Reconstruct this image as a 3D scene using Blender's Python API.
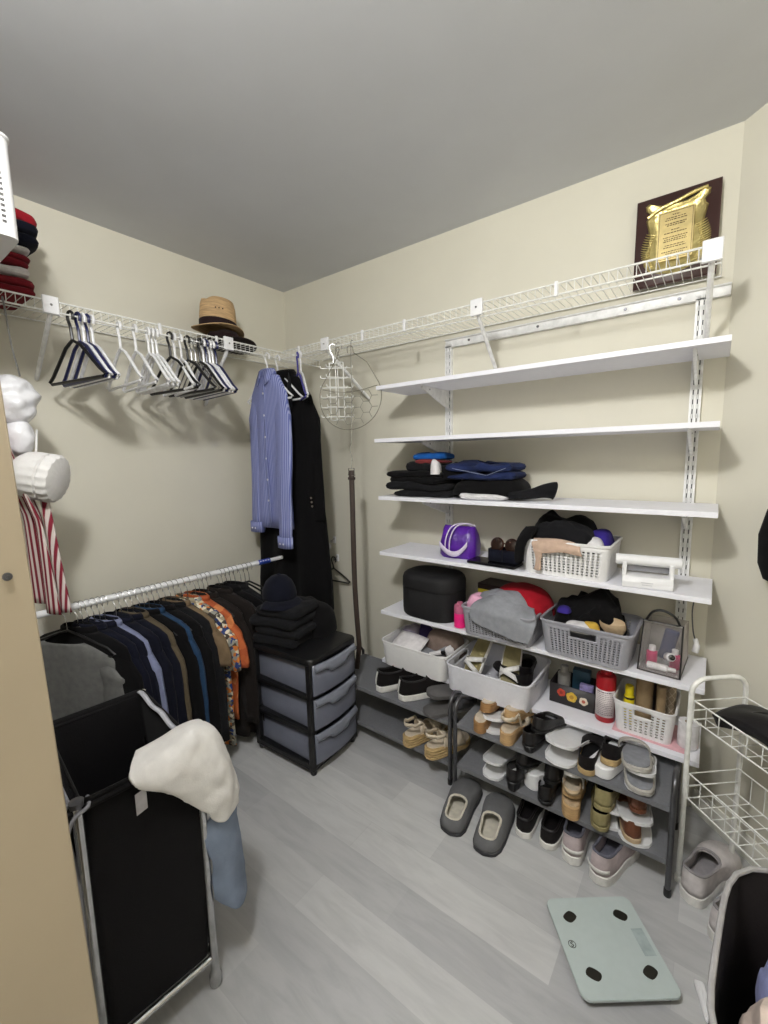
import bpy, math, random
from mathutils import Vector, Matrix, noise
SC = bpy.context.scene
for _o in list(bpy.data.objects):
    bpy.data.objects.remove(_o)
COL = SC.collection
PI = math.pi

# ---------------------------------------------------------------- camera, light, exposure
cam_d = bpy.data.cameras.new('camera')
cam = bpy.data.objects.new('camera', cam_d); COL.objects.link(cam); SC.camera = cam
cam_d.sensor_fit = 'VERTICAL'; cam_d.sensor_height = 36.0; cam_d.lens = 434.98 / 1024 * 36.0
cam_d.clip_start = 0.02
_r = Vector((0.79573, 0.60529, -0.02074)); _u = Vector((-0.06000, 0.11285, 0.99180)); _f = Vector((-0.60267, 0.78796, -0.12612))
cam.matrix_world = Matrix(((_r.x, _u.x, -_f.x, 2.2618), (_r.y, _u.y, -_f.y, -1.9530), (_r.z, _u.z, -_f.z, 1.3895), (0, 0, 0, 1)))
W = bpy.data.worlds.new('world'); SC.world = W; W.use_nodes = True
W.node_tree.nodes['Background'].inputs[0].default_value = (0.9, 0.95, 1.0, 1)
W.node_tree.nodes['Background'].inputs[1].default_value = 0.05
LAMP_POWER = 78.0
ld = bpy.data.lights.new('ceiling_lamp_light', 'POINT'); ld.shadow_soft_size = 0.09
ld.energy = LAMP_POWER; ld.color = (1.0, 0.995, 0.975)
lo = bpy.data.objects.new('ceiling_lamp_light', ld); COL.objects.link(lo); lo.location = (1.82, -1.98, 2.33)
SC.view_settings.view_transform = 'Standard'; SC.view_settings.look = 'None'
SC.view_settings.gamma = 1.0; SC.view_settings.use_curve_mapping = False
SC.view_settings.exposure = 0.0

# ---------------------------------------------------------------- materials
def lin(c):
    out = []
    for v in c[:3]:
        v /= 255.0
        out.append(v / 12.92 if v <= 0.04045 else ((v + 0.055) / 1.055) ** 2.4)
    return (*out, 1.0)
MATS = {}
def mat(name, c, rough=0.6, metal=0.0, kind='plain', scale=40.0, amt=0.12, c2=None, alpha=None, trans=0.0, spec=None):
    if name in MATS: return MATS[name]
    m = bpy.data.materials.new(name); m.use_nodes = True; MATS[name] = m
    nt = m.node_tree; N = nt.nodes; L = nt.links; b = N['Principled BSDF']
    b.inputs['Roughness'].default_value = rough; b.inputs['Metallic'].default_value = metal
    if trans: b.inputs['Transmission Weight'].default_value = trans
    if alpha is not None: b.inputs['Alpha'].default_value = alpha
    if spec is not None: b.inputs['Specular IOR Level'].default_value = spec
    base = lin(c)
    tc = N.new('ShaderNodeTexCoord')
    def mapping(sx, sy, sz):
        mp = N.new('ShaderNodeMapping'); mp.inputs['Scale'].default_value = (sx, sy, sz)
        L.new(tc.outputs['Object'], mp.inputs['Vector']); return mp.outputs['Vector']
    def ramp(fac, a, bcol, p0=0.0, p1=1.0, const=False):
        r = N.new('ShaderNodeValToRGB'); r.color_ramp.elements[0].color = a; r.color_ramp.elements[1].color = bcol
        r.color_ramp.elements[0].position = p0; r.color_ramp.elements[1].position = p1
        if const: r.color_ramp.interpolation = 'CONSTANT'
        L.new(fac, r.inputs['Fac']); return r.outputs['Color']
    if kind == 'stripe':            # fine stripes along one axis of the cloth
        mp = mapping(scale, scale * 0.2, 0)
        w = N.new('ShaderNodeTexWave'); w.wave_type = 'BANDS'; w.bands_direction = 'X'
        w.inputs['Scale'].default_value = 1.0; w.inputs['Distortion'].default_value = 0.0
        mp2 = N.new('ShaderNodeMapping'); mp2.inputs['Scale'].default_value = (scale, 0, 0)
        L.new(tc.outputs['Object'], mp2.inputs['Vector']); L.new(mp2.outputs['Vector'], w.inputs['Vector'])
        L.new(ramp(w.outputs['Fac'], base, lin(c2), 0.35, 0.65), b.inputs['Base Color'])
    elif kind == 'patch':           # printed blotches
        v = N.new('ShaderNodeTexVoronoi'); v.inputs['Scale'].default_value = scale
        L.new(tc.outputs['Object'], v.inputs['Vector'])
        r = N.new('ShaderNodeValToRGB'); r.color_ramp.interpolation = 'CONSTANT'
        els = [base] + [lin(k) for k in c2]
        r.color_ramp.elements[0].color = els[0]; r.color_ramp.elements[1].color = els[1]
        r.color_ramp.elements[1].position = 1.0 / len(els)
        for i in range(2, len(els)):
            e = r.color_ramp.elements.new(i / len(els)); e.color = els[i]
        sp = N.new('ShaderNodeSeparateColor'); L.new(v.outputs['Color'], sp.inputs['Color'])
        L.new(sp.outputs['Red'], r.inputs['Fac']); L.new(r.outputs['Color'], b.inputs['Base Color'])
    else:
        n = N.new('ShaderNodeTexNoise'); n.inputs['Scale'].default_value = scale; n.inputs['Detail'].default_value = 3
        if kind == 'wood': L.new(mapping(1, 1, 0.08), n.inputs['Vector'])
        elif kind == 'straw': L.new(mapping(0.3, 0.3, 3), n.inputs['Vector'])
        else: L.new(tc.outputs['Object'], n.inputs['Vector'])
        d = tuple(max(0, k * (1 - amt)) for k in base[:3]) + (1,)
        e = tuple(min(1, k * (1 + amt)) for k in base[:3]) + (1,)
        if c2 is not None: d, e = base, lin(c2)
        L.new(ramp(n.outputs['Fac'], d, e, 0.3, 0.7), b.inputs['Base Color'])
        if kind in ('fabric', 'leather', 'straw', 'foil'):
            bp = N.new('ShaderNodeBump'); bp.inputs['Strength'].default_value = {'fabric': 0.25, 'leather': 0.3, 'straw': 0.5, 'foil': 0.6}[kind]
            bp.inputs['Distance'].default_value = 0.004
            n2 = N.new('ShaderNodeTexNoise'); n2.inputs['Scale'].default_value = {'fabric': 320, 'leather': 140, 'straw': 160, 'foil': 60}[kind]
            L.new(tc.outputs['Object'], n2.inputs['Vector']); L.new(n2.outputs['Fac'], bp.inputs['Height']); L.new(bp.outputs['Normal'], b.inputs['Normal'])
            if kind == 'fabric':
                b.inputs['Sheen Weight'].default_value = 0.03; b.inputs['Specular IOR Level'].default_value = 0.2
        if kind == 'weave':
            bp = N.new('ShaderNodeBump'); bp.inputs['Strength'].default_value = 0.8; bp.inputs['Distance'].default_value = 0.006
            ck = N.new('ShaderNodeTexChecker'); ck.inputs['Scale'].default_value = 160
            L.new(tc.outputs['Object'], ck.inputs['Vector']); L.new(ck.outputs['Fac'], bp.inputs['Height']); L.new(bp.outputs['Normal'], b.inputs['Normal'])
    return m

# ---------------------------------------------------------------- mesh building
class MB:
    def __init__(s): s.v = []; s.f = []
    def add(s, V, F):
        o = len(s.v); s.v += [tuple(p) for p in V]; s.f += [tuple(i + o for i in f) for f in F]; return s
    def box(s, c, size, rz=0.0, M=None):
        cx, cy, cz = c; a, b, d = (k / 2 for k in size)
        V = [Vector((x * a, y * b, z * d)) for z in (-1, 1) for y in (-1, 1) for x in (-1, 1)]
        if rz: R = Matrix.Rotation(rz, 3, 'Z'); V = [R @ p for p in V]
        if M is not None: V = [M @ p for p in V]
        V = [p + Vector(c) for p in V]
        return s.add(V, [(0, 2, 3, 1), (4, 5, 7, 6), (0, 1, 5, 4), (2, 6, 7, 3), (0, 4, 6, 2), (1, 3, 7, 5)])
    def tube(s, pts, r, n=6, closed=False):
        P = [Vector(p) for p in pts]; k = len(P); V = []; F = []
        rr = r if isinstance(r, (list, tuple)) else [r] * k
        up = None
        for i in range(k):
            if closed: t = P[(i + 1) % k] - P[i - 1]
            else: t = P[min(i + 1, k - 1)] - P[max(i - 1, 0)]
            if t.length < 1e-9: t = Vector((0, 0, 1))
            t.normalize()
            if up is None:
                up = Vector((0, 0, 1)) if abs(t.z) < 0.9 else Vector((1, 0, 0))
            up = up - t * up.dot(t)
            if up.length < 1e-6: up = Vector((0.3, 1, 0.2)) - t * Vector((0.3, 1, 0.2)).dot(t)
            up.normalize(); sd = t.cross(up)
            for j in range(n):
                a = 2 * PI * j / n
                V.append(P[i] + (up * math.cos(a) + sd * math.sin(a)) * rr[i])
        m = k if closed else k - 1
        for i in range(m):
            i2 = (i + 1) % k
            for j in range(n):
                j2 = (j + 1) % n
                F.append((i * n + j, i * n + j2, i2 * n + j2, i2 * n + j))
        if not closed:
            F.append(tuple(range(n))[::-1]); F.append(tuple((k - 1) * n + j for j in range(n)))
        return s.add(V, F)
    def rings(s, R, cap0=True, cap1=True, closed=True):
        n = len(R[0]); V = [p for r in R for p in r]; F = []
        for i in range(len(R) - 1):
            for j in range(n if closed else n - 1):
                j2 = (j + 1) % n
                F.append((i * n + j, i * n + j2, (i + 1) * n + j2, (i + 1) * n + j))
        if cap0: F.append(tuple(range(n))[::-1])
        if cap1: F.append(tuple((len(R) - 1) * n + j for j in range(n)))
        return s.add(V, F)
    def lathe(s, prof, n=24, c=(0, 0, 0), sx=1.0, sy=1.0, cap0=True, cap1=True):
        R = [[(c[0] + r * sx * math.cos(2 * PI * j / n), c[1] + r * sy * math.sin(2 * PI * j / n), c[2] + z) for j in range(n)] for r, z in prof]
        return s.rings(R, cap0, cap1)
    def prism(s, poly, h, f=None):
        f = f or (lambda x, y, z: (x, y, z))
        return s.rings([[f(x, y, 0) for x, y in poly], [f(x, y, h) for x, y in poly]])
    def grid(s, fn, nu, nv):
        V = [fn(i / nu, j / nv) for j in range(nv + 1) for i in range(nu + 1)]
        F = [(j * (nu + 1) + i, j * (nu + 1) + i + 1, (j + 1) * (nu + 1) + i + 1, (j + 1) * (nu + 1) + i) for j in range(nv) for i in range(nu)]
        return s.add(V, F)
    def build(s, name, m, parent=None, world=False, solid=None, sub=0, bevel=None, angle=0.7, off=0.0):
        V = [Vector(p) for p in s.v]; org = Vector((0, 0, 0))
        if world:
            if parent is not None:
                M = parent.matrix_basis.inverted()
                V = [M @ p for p in V]
            else:
                lo = Vector([min(p[i] for p in V) for i in range(3)]); hi = Vector([max(p[i] for p in V) for i in range(3)])
                org = Vector(((lo.x + hi.x) / 2, (lo.y + hi.y) / 2, lo.z)); V = [p - org for p in V]
        me = bpy.data.meshes.new(name); me.from_pydata([tuple(p) for p in V], [], s.f); me.update()
        me.polygons.foreach_set('use_smooth', [True] * len(me.polygons))
        if not sub: me.set_sharp_from_angle(angle=angle)
        me.materials.append(m)
        o = bpy.data.objects.new(name, me); COL.objects.link(o); o.location = org
        if parent is not None: o.parent = parent
        if bevel:
            md = o.modifiers.new('bevel', 'BEVEL'); md.width = bevel; md.segments = 2; md.limit_method = 'ANGLE'
        if solid:
            md = o.modifiers.new('solid', 'SOLIDIFY'); md.thickness = solid; md.offset = off
        if sub:
            md = o.modifiers.new('sub', 'SUBSURF'); md.levels = sub; md.render_levels = sub
        return o
def fix_normals(o):
    import bmesh
    bm = bmesh.new(); bm.from_mesh(o.data); bmesh.ops.recalc_face_normals(bm, faces=bm.faces); bm.to_mesh(o.data); bm.free(); return o
def tag(o, label, cat, group=None, kind=None):
    o['label'] = label; o['category'] = cat
    if group: o['group'] = group
    if kind: o['kind'] = kind
    return o
def thing(name, label, cat, loc=(0, 0, 0), rz=0.0, group=None):
    o = bpy.data.objects.new(name, None); COL.objects.link(o); o.empty_display_size = 0.05
    o.location = loc; o.rotation_euler = (0, 0, rz)
    o.matrix_basis = Matrix.Translation(loc) @ Matrix.Rotation(rz, 4, 'Z')
    return tag(o, label, cat, group)
def struct(name, mb, m, **k):
    o = mb.build(name, m, world=True, **k); o['kind'] = 'structure'; return o
def place(o, loc, rot):
    o.location = loc; o.rotation_euler = rot; return o
def dup(root, loc, rot, label, group=None):
    r = root.copy(); COL.objects.link(r); r.location = loc; r.rotation_euler = rot; r['label'] = label
    if group: r['group'] = group
    for ch in list(root.children):
        c = ch.copy(); COL.objects.link(c); c.parent = r
        for g in list(ch.children):
            d = g.copy(); COL.objects.link(d); d.parent = c
    return r
def nz(x, y, z, s=1.0): return noise.noise(Vector((x * s, y * s, z * s)))
def lerp(a, b, t): return a + (b - a) * t
def vl(a, b, t): return Vector(a).lerp(Vector(b), t)
def smooth_path(pts, k=6):
    """Catmull-Rom through the points"""
    P = [Vector(p) for p in pts]; out = []
    for i in range(len(P) - 1):
        a = P[max(i - 1, 0)]; b = P[i]; c = P[i + 1]; d = P[min(i + 2, len(P) - 1)]
        for j in range(k):
            t = j / k
            out.append(0.5 * ((2 * b) + (c - a) * t + (2 * a - 5 * b + 4 * c - d) * t * t + (3 * b - a - 3 * c + d) * t ** 3))
    out.append(P[-1]); return out
def rrect(w, d, r, k=5):
    out = []
    for cx, cy, a0 in ((w / 2 - r, d / 2 - r, 0), (-w / 2 + r, d / 2 - r, 90), (-w / 2 + r, -d / 2 + r, 180), (w / 2 - r, -d / 2 + r, 270)):
        for i in range(k + 1):
            a = math.radians(a0 + 90 * i / k); out.append((cx + r * math.cos(a), cy + r * math.sin(a)))
    return out
def slab(w, d, h, r=0.01, e=0.003):
    """rounded plate with softened edges, base at z 0"""
    mb = MB()
    R = []
    for q, z in ((e, 0), (0, e), (0, h - e), (e, h)):
        R.append([(x, y, z) for x, y in rrect(w - 2 * q, d - 2 * q, max(r - q, 0.001))])
    return mb.rings(R)

# ---------------------------------------------------------------- palette
M_white = mat('white paint', (236, 236, 236), 0.35)
M_melamine = mat('white melamine', (238, 238, 246), 0.4, amt=0.02)
M_wire = mat('white coated wire', (232, 232, 228), 0.35)
M_plastic = mat('white plastic', (232, 232, 234), 0.35, amt=0.03)
M_chrome = mat('chrome', (190, 190, 190), 0.25, 1.0)
M_steel = mat('dark grey steel', (96, 96, 100), 0.35, 0.8)
M_blackm = mat('black metal', (20, 20, 22), 0.4, 0.5)
M_blackp = mat('black plastic', (18, 18, 20), 0.4)
M_black = mat('black fabric', (9, 8, 10), 0.95, kind='fabric')
M_black2 = mat('charcoal fabric', (21, 21, 24), 0.95, kind='fabric')
M_navy = mat('navy fabric', (13, 15, 28), 0.95, kind='fabric')
M_dgrey = mat('dark grey fabric', (62, 62, 66), 0.9, kind='fabric')
M_grey = mat('grey fabric', (140, 142, 148), 0.95, kind='fabric')

# ---------------------------------------------------------------- the room
def wall_mat():
    m = mat('cream wall paint', (219, 215, 200), 0.75, amt=0.015, scale=6)
    return m
M_wall = wall_mat()
M_ceil = mat('flat ceiling paint', (208, 210, 214), 0.9, amt=0.02, scale=5)
def floor_mat():
    m = bpy.data.materials.new('grey laminate planks'); m.use_nodes = True
    nt = m.node_tree; N = nt.nodes; L = nt.links; b = N['Principled BSDF']
    tc = N.new('ShaderNodeTexCoord')
    br = N.new('ShaderNodeTexBrick'); br.offset = 0.37; br.offset_frequency = 2; br.squash = 1
    br.inputs['Scale'].default_value = 1.0; br.inputs['Brick Width'].default_value = 0.7; br.inputs['Row Height'].default_value = 0.13
    br.inputs['Mortar Size'].default_value = 0.0006; br.inputs['Mortar Smooth'].default_value = 0.0; br.inputs['Bias'].default_value = 0.0
    br.inputs['Color1'].default_value = (0, 0, 0, 1); br.inputs['Color2'].default_value = (1, 1, 1, 1); br.inputs['Mortar'].default_value = (0.15, 0.15, 0.15, 1)
    L.new(tc.outputs['Object'], br.inputs['Vector'])
    r = N.new('ShaderNodeValToRGB'); r.color_ramp.elements[0].color = lin((170, 170, 172)); r.color_ramp.elements[1].color = lin((194, 194, 194))
    L.new(br.outputs['Color'], r.inputs['Fac'])
    mp = N.new('ShaderNodeMapping'); mp.inputs['Scale'].default_value = (1.6, 9.0, 1.0); L.new(tc.outputs['Object'], mp.inputs['Vector'])
    n = N.new('ShaderNodeTexNoise'); n.inputs['Scale'].default_value = 3.0; n.inputs['Detail'].default_value = 6; n.inputs['Roughness'].default_value = 0.6; n.inputs['Distortion'].default_value = 0.6
    L.new(mp.outputs['Vector'], n.inputs['Vector'])
    r2 = N.new('ShaderNodeValToRGB'); r2.color_ramp.elements[0].color = (0.88, 0.88, 0.88, 1); r2.color_ramp.elements[1].color = (1.06, 1.06, 1.05, 1)
    r2.color_ramp.elements[0].position = 0.28; r2.color_ramp.elements[1].position = 0.6
    L.new(n.outputs['Fac'], r2.inputs['Fac'])
    mx = N.new('ShaderNodeMix'); mx.data_type = 'RGBA'; mx.blend_type = 'MULTIPLY'; mx.inputs[0].default_value = 1.0
    L.new(r.outputs['Color'], mx.inputs[6]); L.new(r2.outputs['Color'], mx.inputs[7])
    L.new(mx.outputs[2], b.inputs['Base Color'])
    b.inputs['Roughness'].default_value = 0.42; b.inputs['Specular IOR Level'].default_value = 0.35
    return m
XC = 2.267; H = 2.44; XR = 3.1; YF = -2.9
struct('floor', MB().box(((XR) / 2, YF / 2, -0.05), (XR + 0.4, -YF + 0.4, 0.1)), floor_mat())
struct('ceiling', MB().box((XR / 2, YF / 2, H + 0.05), (XR + 0.4, -YF + 0.4, 0.1)), M_ceil)
struct('wall_left', MB().box((-0.05, YF / 2, H / 2), (0.1, -YF + 0.2, H)), M_wall)
struct('wall_back', MB().box((XC / 2, 0.05, H / 2), (XC + 0.08, 0.1, H)), M_wall)
_cw = XR - XC
struct('wall_corner', MB().prism([(XC, 0), (XR, -_cw), (XR + 0.1, -_cw + 0.05), (XC + 0.06, 0.1)], H), M_wall)
struct('wall_right', MB().box((XR + 0.05, (YF - _cw) / 2, H / 2), (0.1, -YF - _cw, H)), M_wall)
struct('wall_front', MB().box((XR / 2, YF - 0.05, H / 2), (XR + 0.2, 0.1, H)), M_wall)
struct('wall_side', MB().box((0.72, -2.0, H / 2), (1.44, 0.1, H)), M_wall)      # wall that closes the left recess
M_trim = mat('white trim paint', (226, 224, 214), 0.45, amt=0.02)
def baseboard(name, a, b, h=0.085, t=0.013):
    a = Vector((*a, 0)); b = Vector((*b, 0)); d = (b - a).normalized(); nrm = Vector((d.y, -d.x, 0))
    mb = MB(); prof = [(0, 0), (t, 0), (t, h - 0.012), (t * 0.45, h), (0, h)]
    mb.rings([[tuple(p + nrm * q + Vector((0, 0, z))) for q, z in prof] for p in (a, b)])
    return struct(name, mb, M_trim)
baseboard('baseboard_left', (0.0, -1.93), (0.0, 0.0))
baseboard('baseboard_back', (0.012, 0.0), (XC - 0.012, 0.0))
baseboard('baseboard_corner', (XC + 0.004, -0.004), (XR - 0.01, -_cw + 0.01))
# the open cream door leaf at the left of the doorway
dm = mat('cream door paint', (170, 156, 134), 0.6, amt=0.03, scale=5)
dr = struct('door_1', MB().box((1.7025, -2.157, 1.02), (0.035, 0.68, 2.03)), dm, bevel=0.002)
dr.rotation_euler = (math.radians(1.2), 0, 0)
dr.location.y = -2.144
sc_ = MB().lathe([(0.0, 0.0), (0.0042, 0.0), (0.0038, 0.0014), (0.002, 0.0015), (0.0018, 0.0008), (0.0, 0.0008)], 14)
sc_ = sc_.build('door_screw', M_steel, dr); sc_.rotation_euler = (0, PI / 2, 0); sc_.location = (0.0177, 0.322, 1.27)




# ---------------------------------------------------------------- wire shelves
ZW = 1.975; DW = 0.31; ZL = 1.936
def wire_shelf(t, along, a, b, step=0.0262):
    """along='y': on the left wall, 'x': on the back wall"""
    def q(s, d, z): return (d, s, z) if along == 'y' else (s, -d, z)
    dk = MB(); n = int(abs(b - a) / step)
    for i in range(n + 1):
        s = lerp(a, b, i / n)
        dk.tube([q(s, 0.012, ZW), q(s, DW - 0.004, ZW), q(s, DW, ZW - 0.006), q(s, DW, ZL)], 0.0013, 4)
    dk.build('deck_wires', M_wire, t, world=True)
    rl = MB()
    rl.tube([q(a, DW, ZW - 0.002), q(b, DW, ZW - 0.002)], 0.0034, 8)
    rl.tube([q(a, DW, ZL), q(b, DW, ZL)], 0.0034, 8)
    rl.build('front_rail', M_wire, t, world=True)
    bk = MB(); bk.tube([q(a, 0.012, ZW - 0.003), q(b, 0.012, ZW - 0.003)], 0.003, 6); bk.tube([q(a, 0.15, ZW - 0.004), q(b, 0.15, ZW - 0.004)], 0.003, 6)
    bk.build('back_rail', M_wire, t, world=True)
    return q
def rail_clip(t, q, s, w=0.05):
    mb = MB(); c = q(s, DW + 0.003, (ZW + ZL) / 2 + 0.002)
    mb.box(c, (w, 0.014, 0.062) if q(0, 1, 0)[1] else (0.014, w, 0.062))
    o = mb.build('rail_clip', M_plastic, t, world=True, bevel=0.003)
    sc = MB().lathe([(0, 0), (0.0045, 0), (0.004, 0.002), (0, 0.002)], 10).build('screw', M_chrome, o)
    p = Vector(q(s, DW + 0.0102, (ZW + ZL) / 2 + 0.002)); sc.location = p - t.location
    sc.rotation_euler = (PI / 2, 0, 0) if q(0, 1, 0)[1] else (0, PI / 2, 0)
def tie(t, q, s):
    c = q(s, DW + 0.002, (ZW + ZL) / 2)
    MB().box(c, (0.012, 0.01, 0.05) if q(0, 1, 0)[1] else (0.01, 0.012, 0.05)).build('joiner_clip', M_plastic, t, world=True, bevel=0.002)
def brace(t, p0, p1):
    d = Vector(p1)
    mb = MB(); mb.tube([p0, vl(p0, p1, 0.05), vl(p0, p1, 0.95), p1], [0.005, 0.0085, 0.0085, 0.006], 8)
    o = mb.build('brace', M_white, t, world=True)
sA = thing('wire_shelf', 'white wire closet shelf on the left wall with empty hangers and a straw hat', 'wire shelf', (0.15, -0.9, ZW))
qA = wire_shelf(sA, 'y', -1.88, -0.012)
for s, e in ((-1.36, -1.345), (-0.636, -0.6)):
    rail_clip(sA, qA, s)
    brace(sA, qA(s, DW - 0.004, ZL), (0.006, e, 1.735 if s < -1 else 1.69))
tie(sA, qA, -0.70); tie(sA, qA, -0.97)
sB = thing('wire_shelf', 'white wire closet shelf on the back wall holding the plaque', 'wire shelf', (1.2, -0.15, ZW))
qB = wire_shelf(sB, 'x', 0.335, 2.235)
for s, e, z in ((0.655, 0.69, 1.71), (1.482, 1.452, 1.72), (2.215, 2.205, 1.742)):
    rail_clip(sB, qB, s)
    brace(sB, qB(s, DW - 0.004, ZL), (e, -0.006, z))
for s in (0.46, 0.90, 1.14, 1.78): tie(sB, qB, s)

# ---------------------------------------------------------------- slotted standards, top track, melamine boards
SL, SR = 1.194, 2.186
trk = thing('hang_track', 'white steel track screwed along the wall above the shelf standards', 'track', (1.72, 0, 1.925))
mb = MB(); mb.box((1.72, -0.006, 1.925), (1.09, 0.012, 0.04)); mb.box((1.72, -0.014, 1.942), (1.09, 0.012, 0.006)); mb.box((1.72, -0.014, 1.908), (1.09, 0.012, 0.006))
mb.build('rail', M_white, trk, world=True, bevel=0.001)
for x in (1.30, 1.62, 1.95, 2.12):
    MB().lathe([(0, 0), (0.006, 0), (0.005, 0.003), (0, 0.003)], 10).build('screw', M_steel, trk)
    s = trk.children[-1]; s.location = (x - 1.72, -0.012, 0); s.rotation_euler = (PI / 2, 0, 0)
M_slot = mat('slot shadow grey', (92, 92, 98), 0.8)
def standard(x, label):
    t = thing('shelf_standard', label, 'shelf standard', (x, 0, 0.55))
    z0, z1 = 0.33, 1.92; w = 0.034; d = 0.018; pitch = 0.0335
    mb = MB()
    mb.box((x - w / 2 + 0.001, -d / 2, (z0 + z1) / 2), (0.002, d, z1 - z0)); mb.box((x + w / 2 - 0.001, -d / 2, (z0 + z1) / 2), (0.002, d, z1 - z0))
    # front face built as strips round two columns of real slots
    y = -d - 0.001; th = 0.002
    mb.box((x, y, (z0 + z1) / 2), (0.0104, th, z1 - z0))
    for sx in (-1, 1): mb.box((x + sx * 0.0128, y, (z0 + z1) / 2), (0.0084, th, z1 - z0))
    n = int((z1 - z0) / pitch)
    for i in range(n + 1):
        zc = z0 + 0.008 + i * pitch
        for sx in (-1, 1): mb.box((x + sx * 0.0068, y, zc), (0.0066, th, pitch * 0.5))
    mb.build('channel', M_white, t, world=True)
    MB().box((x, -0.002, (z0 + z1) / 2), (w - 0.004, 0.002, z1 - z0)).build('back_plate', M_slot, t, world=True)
standard(SL, 'left slotted white shelf standard, near the corner end of the boards')
standard(SR, 'right slotted white shelf standard, near the right ends of the boards')
ZS = [1.7196, 1.4747, 1.2001, 0.9269, 0.6259, 0.3702]
SH = ['topmost white board shelf, empty, just under the wire shelf', 'empty white board shelf, second from the top',
      'white board shelf holding the folded black trousers and jeans', 'white board shelf holding the purple bag and the white basket of black clothes',
      'white board shelf holding the two grey baskets and the black case', 'lowest white board shelf, holding two white baskets and the red can']
for z, lab in zip(ZS, SH):
    t = thing('board_shelf', lab, 'shelf', (1.618, -0.15, z - 0.018), group='white board shelves')
    x0, x1 = (0.962, 2.274)
    if z == ZS[1]: x0, x1 = 0.945, 2.262
    MB().box(((x0 + x1) / 2, -0.1605, z - 0.009), (x1 - x0, 0.273, 0.018)).build('board', M_melamine, t, world=True, bevel=0.0012)
    for x in (SL, SR):
        poly = [(-0.021, 0.0), (-0.26, 0.0), (-0.26, -0.012), (-0.06, -0.075), (-0.021, -0.085)]
        mb = MB(); mb.rings([[(x + s, yy, z - 0.018 + zz) for yy, zz in poly] for s in (-0.005, 0.005)])
        b = mb.build('bracket', M_white, t, world=True, bevel=0.001)
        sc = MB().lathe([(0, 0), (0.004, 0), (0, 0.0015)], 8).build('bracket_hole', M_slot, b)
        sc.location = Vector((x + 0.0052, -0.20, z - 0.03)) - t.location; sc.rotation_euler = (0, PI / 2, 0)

# ---------------------------------------------------------------- plaque
M_maroon = mat('dark brown lacquered wood', (58, 34, 32), 0.3, kind='wood', scale=6, amt=0.2)
M_gold = mat('embossed gold', (206, 190, 128), 0.34, 0.85, kind='foil')
M_goldp = mat('gold text plate', (198, 178, 122), 0.4, 0.5)
M_ink = mat('dark engraving', (84, 66, 34), 0.6)
pq = thing('award_plaque', 'dark wooden award plaque with gold crest, leaning on the wall above the wire shelf', 'plaque', (2.098, -0.03, ZW + 0.003), 0)
pq.rotation_euler = (math.radians(-3.0), 0, 0)
pq.location.y = -0.045
PW, PH = 0.245, 0.305
MB().rings([[(x, 0.018 - y, z + PH / 2) for x, z in [(a * (PW / 2 - q), b * (PH / 2 - q)) for a, b in ((-1, -1), (1, -1), (1, 1), (-1, 1))]] for q, y in ((0, 0), (0, 0.013), (0.007, 0.018))]).build('board', M_maroon, pq)
half = [(0.0, 0.262), (0.03, 0.262), (0.055, 0.270), (0.082, 0.284), (0.094, 0.278), (0.092, 0.262), (0.080, 0.248), (0.082, 0.236), (0.090, 0.228), (0.084, 0.20), (0.078, 0.17), (0.082, 0.135), (0.092, 0.105), (0.090, 0.072), (0.072, 0.048), (0.045, 0.038), (0.0, 0.026)]
out = half + [(-x, z) for x, z in half[-2:0:-1]]
cx, cz = 0, 0.155
R = []
for k, y in ((1.0, 0.0), (1.0, -0.004), (0.93, -0.011), (0.85, -0.008), (0.8, -0.005)):
    R.append([(cx + (x - cx) * k, y + 0.002 * nz(x * 60, z * 60, k) * (1 if k < 1 else 0), cz + (z - cz) * k) for x, z in out])
mb = MB().rings(R)
crest = mb.build('gold_crest', M_gold, pq)
# leaf ribs at both sides of the crest and a scroll on top
mb = MB()
for sx in (-1, 1):
    for i in range(16):
        z = 0.06 + i * 0.0075
        xx = 0.078 + 0.014 * math.sin(PI * min(1, i / 15))
        mb.tube([(sx * (xx - 0.02), -0.010, z - 0.004), (sx * xx, -0.009, z + 0.003), (sx * (xx + 0.010), -0.004, z + 0.010)], [0.0022, 0.0026, 0.001], 5)
mb.tube(smooth_path([(-0.085, -0.006, 0.236), (-0.05, -0.012, 0.252), (0, -0.014, 0.262), (0.05, -0.013, 0.276), (0.085, -0.008, 0.282)], 5), 0.006, 8)
mb.tube(smooth_path([(-0.07, -0.008, 0.06), (-0.03, -0.012, 0.047), (0, -0.014, 0.042), (0.03, -0.012, 0.047), (0.07, -0.008, 0.06)], 5), 0.006, 8)
mb.build('leaf_relief', M_gold, pq)
tp = MB().box((0.0, -0.0095, 0.155), (0.105, 0.003, 0.165)).build('text_plate', M_goldp, pq)
mb = MB()
for sx in (-1, 1): mb.box((sx * 0.048, -0.0114, 0.155), (0.0012, 0.001, 0.155))
for z in (0.078, 0.232): mb.box((0, -0.0114, z), (0.097, 0.001, 0.0012))
rng = random.Random(4)
for z, w in ((0.222, 0.02), (0.213, 0.055), (0.206, 0.062), (0.194, 0.06), (0.188, 0.05), (0.172, 0.024), (0.163, 0.064), (0.149, 0.07), (0.142, 0.062), (0.136, 0.066), (0.122, 0.056), (0.115, 0.064), (0.101, 0.074), (0.094, 0.05)):
    x = -w / 2
    while x < w / 2:
        l = min(rng.uniform(0.003, 0.009), w / 2 - x + 0.001); mb.box((x + l / 2, -0.0114, z), (l, 0.001, 0.0026)); x += l + 0.002
mb.build('engraved_lines', M_ink, tp)

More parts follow.
